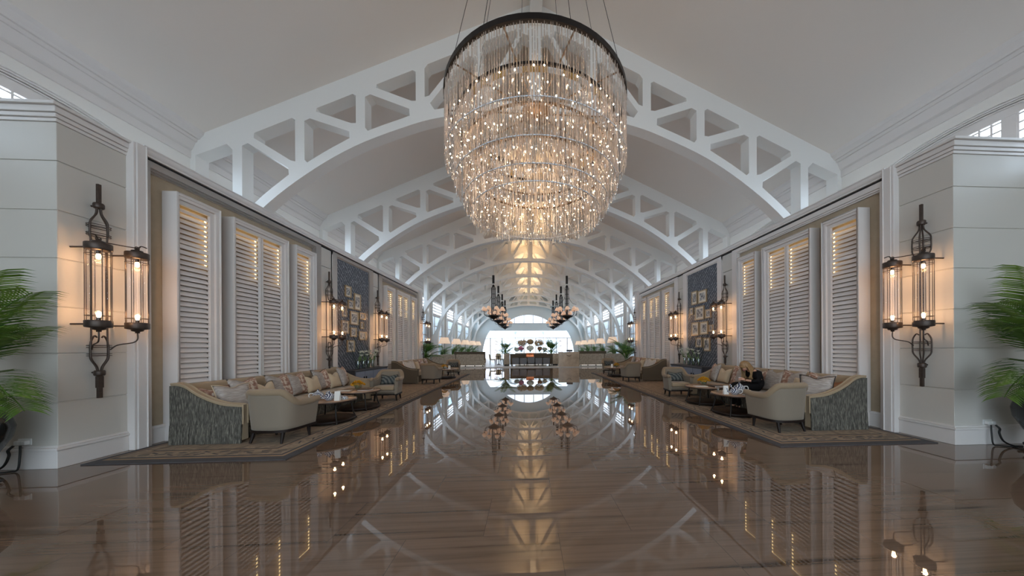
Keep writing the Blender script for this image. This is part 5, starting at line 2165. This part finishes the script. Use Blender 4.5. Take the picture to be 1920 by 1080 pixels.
# darker sofas deeper in the lounge
banquette('dark sofa back behind the left mottled banquettes', -6.6, -3.9, 26.5, ('sofa_dark', 'sofa_fabric'), 1.16)
banquette('dark sofa back behind the right mottled banquettes', 4.4, 6.9, 26.5, ('sofa_dark', 'sofa_fabric'), 1.16)
# sheer curtains at the terrace opening
for s, sd in ((-1, 'left'), (1, 'right')):
    for xx, w in ((4.35, 'outer'), (5.5, 'outermost')):
        m = MB(s)
        m.grid(lambda a, b: (xx + 0.45 * (a - 0.5), 39.9 + 0.05 * math.sin(a * 30), FZ + 2.65 * b), 40, 2)
        m.grid(lambda a, b: (xx + 0.45 * (a - 0.5), 39.91 + 0.05 * math.sin(a * 30), FZ + 2.65 * b), 40, 2)
        tag(m.build('sheer_curtain', 'sheer'), '%s pale sheer curtain at the %s of the terrace opening' % (w, sd), 'curtain', 'sheer curtains at the terrace opening')
# parasols out on the terrace
for x in (-2.0, 2.35):
    r = thing('terrace_parasol', 'pale parasol outside the window, %s of the axis' % ('left' if x < 0 else 'right'), 'parasol', (x, 46.0, 0), 0, 'parasols on the terrace')
    m = MB()
    m.tube([(0, 0, 0.05), (0, 0, 3.6)], 0.05, 8)
    m.build('pole', 'pale_metal', r)
    m = MB()
    m.lathe([(0.30, 3.95), (0.36, 4.0), (0.30, 3.8), (0.1, 3.55), (0.05, 3.4)], 8)
    m.build('canopy', 'pale_metal', r)
    m = MB()
    m.lathe([(0, 0), (0.3, 0), (0.3, 0.06), (0, 0.06)], 12)
    m.build('base', 'pale_metal', r)
# ================================================================== THE SEATED WOMAN
def skin_mesh(name, verts, edges, mat, parent, sub=2, root=0):
    """verts: (x,y,z,rx,ry)"""
    me = bpy.data.meshes.new(name)
    me.from_pydata([v[:3] for v in verts], edges, [])
    me.materials.append(MATS[mat])
    o = bpy.data.objects.new(name, me)
    COL.objects.link(o)
    o.parent = parent
    md = o.modifiers.new('skin', 'SKIN')
    md.use_smooth_shade = True
    for i, v in enumerate(verts):
        sv = me.skin_vertices[0].data[i]
        sv.radius = (v[3], v[4] if len(v) > 4 else v[3])
        sv.use_root = (i == root)
    sb = o.modifiers.new('sub', 'SUBSURF')
    sb.levels = sb.render_levels = sub
    return o


def woman():
    # local frame: she faces -x (towards the aisle), +y deeper into the hall, z up from the rug
    r = thing('person', 'woman with long blonde hair in black, bent over in her lap on the sofa', 'person', (5.20, 6.78, RZ))
    S = 0.45
    V, E = [], []

    def chain(pts, start=None):
        idx = []
        prev = start
        for p in pts:
            V.append(p)
            i = len(V) - 1
            if prev is not None:
                E.append((prev, i))
            prev = i
            idx.append(i)
        return idx
    sp = chain([(0.02, 0, S + 0.13, .13, .16), (-0.01, 0, S + 0.24, .115, .14), (-0.065, 0, S + 0.345, .11, .145), (-0.125, 0, S + 0.425, .09, .13), (-0.175, 0, S + 0.475, .05, .055),
                (-0.22, 0, S + 0.505, .05, .05)])
    legs = []
    for sy in (-1, 1):
        k = chain([(-0.06, sy * 0.10, S + 0.09, .095, .09), (-0.26, sy * 0.11 + 0.03, S + 0.10, .08, .078), (-0.47, sy * 0.09 + 0.06, S + 0.12, .062, .06), (-0.50, sy * 0.09 + 0.06, S - 0.04, .055, .055),
                   (-0.49, sy * 0.09 + 0.06, 0.22, .047, .047), (-0.47, sy * 0.09 + 0.06, 0.085, .036, .036), (-0.55, sy * 0.09 + 0.06, 0.038, .034, .03), (-0.64, sy * 0.09 + 0.06, 0.03, .025, .02)], sp[0])
        legs.append(k)
    hands = []
    for sy in (-1, 1):
        k = chain([(-0.135, sy * 0.175, S + 0.41, .055, .055), (-0.145, sy * 0.235, S + 0.30, .043, .043), (-0.17, sy * 0.245, S + 0.235, .036, .036), (-0.26, sy * 0.14, S + 0.235, .030, .030), (-0.34, sy * 0.055, S + 0.25, .022, .026)], sp[3])
        hands.append(k[-1])
    for i in sp[:4]:                           # the trunk stays well inside the clothes
        V[i] = V[i][:3] + (V[i][3] * 0.8, V[i][4] * 0.8)
    b = skin_mesh('body', V, E, 'skin', r)
    for i in sp[:4]:
        V[i] = V[i][:3] + (V[i][3] / 0.8, V[i][4] / 0.8)
    # clothes: the same skeleton, a little fuller, cut at wrists, neck and ankles
    Vc, Ec = [], []
    keep = {}
    cut = set([sp[5]] + [k[i] for k in legs for i in (6, 7)] + hands)
    for i, v in enumerate(V):
        if i in cut:
            continue
        keep[i] = len(Vc)
        e = 0.034 if i in sp else 0.018
        Vc.append((v[0], v[1], v[2], v[3] + e, (v[4] if len(v) > 4 else v[3]) + e))
    Ec = [(keep[a], keep[b_]) for a, b_ in E if a in keep and b_ in keep]
    Vc[keep[sp[4]]] = (V[sp[4]][0] + 0.01, 0, V[sp[4]][2] - 0.015, .062, .068)
    skin_mesh('black_clothes', Vc, Ec, 'black_cloth', r)
    for k in legs:
        x, y, z = V[k[6]][:3]
        m = MB()
        m.ball((x - 0.02, y, 0.042), (0.125, 0.045, 0.04), 14, 8)
        m.build('shoe', 'rubber_black', r)
    # hands with five fingers, curled round a small pale phone
    for sy in (-1, 1):
        Vh = [(-0.335, sy * 0.058, S + 0.25, .02, .024), (-0.365, sy * 0.04, S + 0.262, .015, .030), (-0.395, sy * 0.028, S + 0.27, .012, .032)]
        Eh = [(0, 1), (1, 2)]
        for f in range(4):
            o = (f - 1.5) * 0.017
            L = (0.030, 0.034, 0.032, 0.025)[f]
            base = Vector((-0.405, sy * 0.024, S + 0.272 + o))
            q = [base, base + Vector((-L, -sy * 0.004, 0.0)), base + Vector((-L * 1.5, -sy * 0.020, 0)), base + Vector((-L * 1.4, -sy * 0.036, 0))]
            pi_ = 2
            for j, p in enumerate(q):
                Vh.append((p.x, p.y, p.z, .0088 - .0008 * j, .0088 - .0008 * j))
                Eh.append((pi_, len(Vh) - 1))
                pi_ = len(Vh) - 1
        q = [Vector((-0.362, sy * 0.030, S + 0.292)), Vector((-0.385, sy * 0.012, S + 0.305)), Vector((-0.405, sy * 0.0, S + 0.306))]
        pi_ = 1
        for j, p in enumerate(q):
            Vh.append((p.x, p.y, p.z, .0098 - .001 * j, .0098 - .001 * j))
            Eh.append((pi_, len(Vh) - 1))
            pi_ = len(Vh) - 1
        skin_mesh('hand', Vh, Eh, 'skin', r, 1)
    # head, bowed forward and turned to her lap
    hd = bpy.data.objects.new('head', None)
    COL.objects.link(hd)
    hd.parent = r
    hd.location = (-0.245, 0, S + 0.505)
    hd.rotation_euler = (0, -0.75, 0.25)          # chin down
    m = MB()

    def head(u, v):
        th = 2 * PI * u
        ph = PI * v - PI / 2
        c = math.cos(ph)
        x, y, z = c * math.cos(th), c * math.sin(th), math.sin(ph)
        X, Y, Z = x * 0.095, y * 0.074, z * 0.112
        if z < 0:                              # jaw narrows to the chin
            Y *= 1 + 0.40 * z
            X *= 1 + 0.18 * z
            if x < 0:
                X -= 0.012 * (-z)
        if x < 0:                              # face plane (-x)
            X *= 0.95
            g = math.exp(-((y / 0.20) ** 2))
            if -0.32 < z < 0.20:
                X -= 0.022 * g * max(0, 1 - abs((z + 0.10) / 0.24))       # nose
            for e in (-1, 1):
                X += 0.010 * math.exp(-(((y - e * 0.38) / 0.18) ** 2) - ((z - 0.10) / 0.12) ** 2)   # eye sockets
            X -= 0.006 * math.exp(-((y / 0.3) ** 2) - ((z + 0.50) / 0.06) ** 2)                       # lips
            X -= 0.004 * math.exp(-((y / 0.3) ** 2) - ((z + 0.62) / 0.05) ** 2)
        return (X, Y, Z + 0.10)
    m.grid(lambda a, b_: head(a, b_), 36, 28)
    m.build('face', 'skin', hd, fix=True)
    for e in (-1, 1):
        m = MB()
        m.ball((-0.082, e * 0.028, 0.112), 0.0105, 10, 8)
        m.build('eye', 'porcelain', hd)
        m = MB()
        m.ball((0.012, e * 0.073, 0.092), (0.017, 0.008, 0.028), 10, 8)
        m.build('ear', 'skin', hd)
    m = MB()
    m.tube([(-0.093, -0.02, 0.045), (-0.099, 0, 0.047), (-0.093, 0.02, 0.045)], 0.0055, 6)
    m.build('mouth', 'pink_petal', hd)
    # long hair: cap and locks falling over shoulders and chest
    m = MB()

    def cap(u, v):
        th = 2 * PI * u
        ph = -0.15 + (PI / 2 + 0.15) * v
        c = math.cos(ph)
        x, y, z = c * math.cos(th), c * math.sin(th), math.sin(ph)
        lift = 0.30 * max(0, -x) if v < 0.35 else 0
        return (x * 0.110, y * 0.092, z * 0.128 + 0.105 + lift * 0.12)
    m.grid(cap, 32, 10)
    rr = random.Random(4)
    for i in range(120):
        th = rr.uniform(-2.05, 2.05)
        x, y = 0.10 * math.cos(th), 0.088 * math.sin(th)
        L = rr.uniform(0.26, 0.42)
        fx = -0.02 - 0.13 * rr.random() * (1 if abs(th) > 0.9 else 0.4)
        sgn = 1 if y > 0 else -1
        P = [(x * 0.6, y * 0.6, 0.205), (x * 1.02, y * 1.05, 0.14), (x * 1.08, y * 1.16, 0.06), (x + fx * 0.5 + 0.02, y * 1.2 + sgn * 0.012, -0.06), (x + fx, y * 1.1 + rr.uniform(-.02, .02), 0.14 - L)]
        m.tube(smoothpts(P, 3), [0.006] * 4 + [0.013] * 7 + [0.011, 0.004], 5)
    m.build('hair', 'hair_blond', hd)
    ph = MB()
    ph.box(-0.455, -0.385, -0.006, 0.002, S + 0.235, S + 0.315)
    o = tag(ph.build('mobile_phone', 'pale_metal', bev=(0.003, 2)), 'pale phone held in the hands of the seated woman', 'phone')
    o.location = r.location


woman()
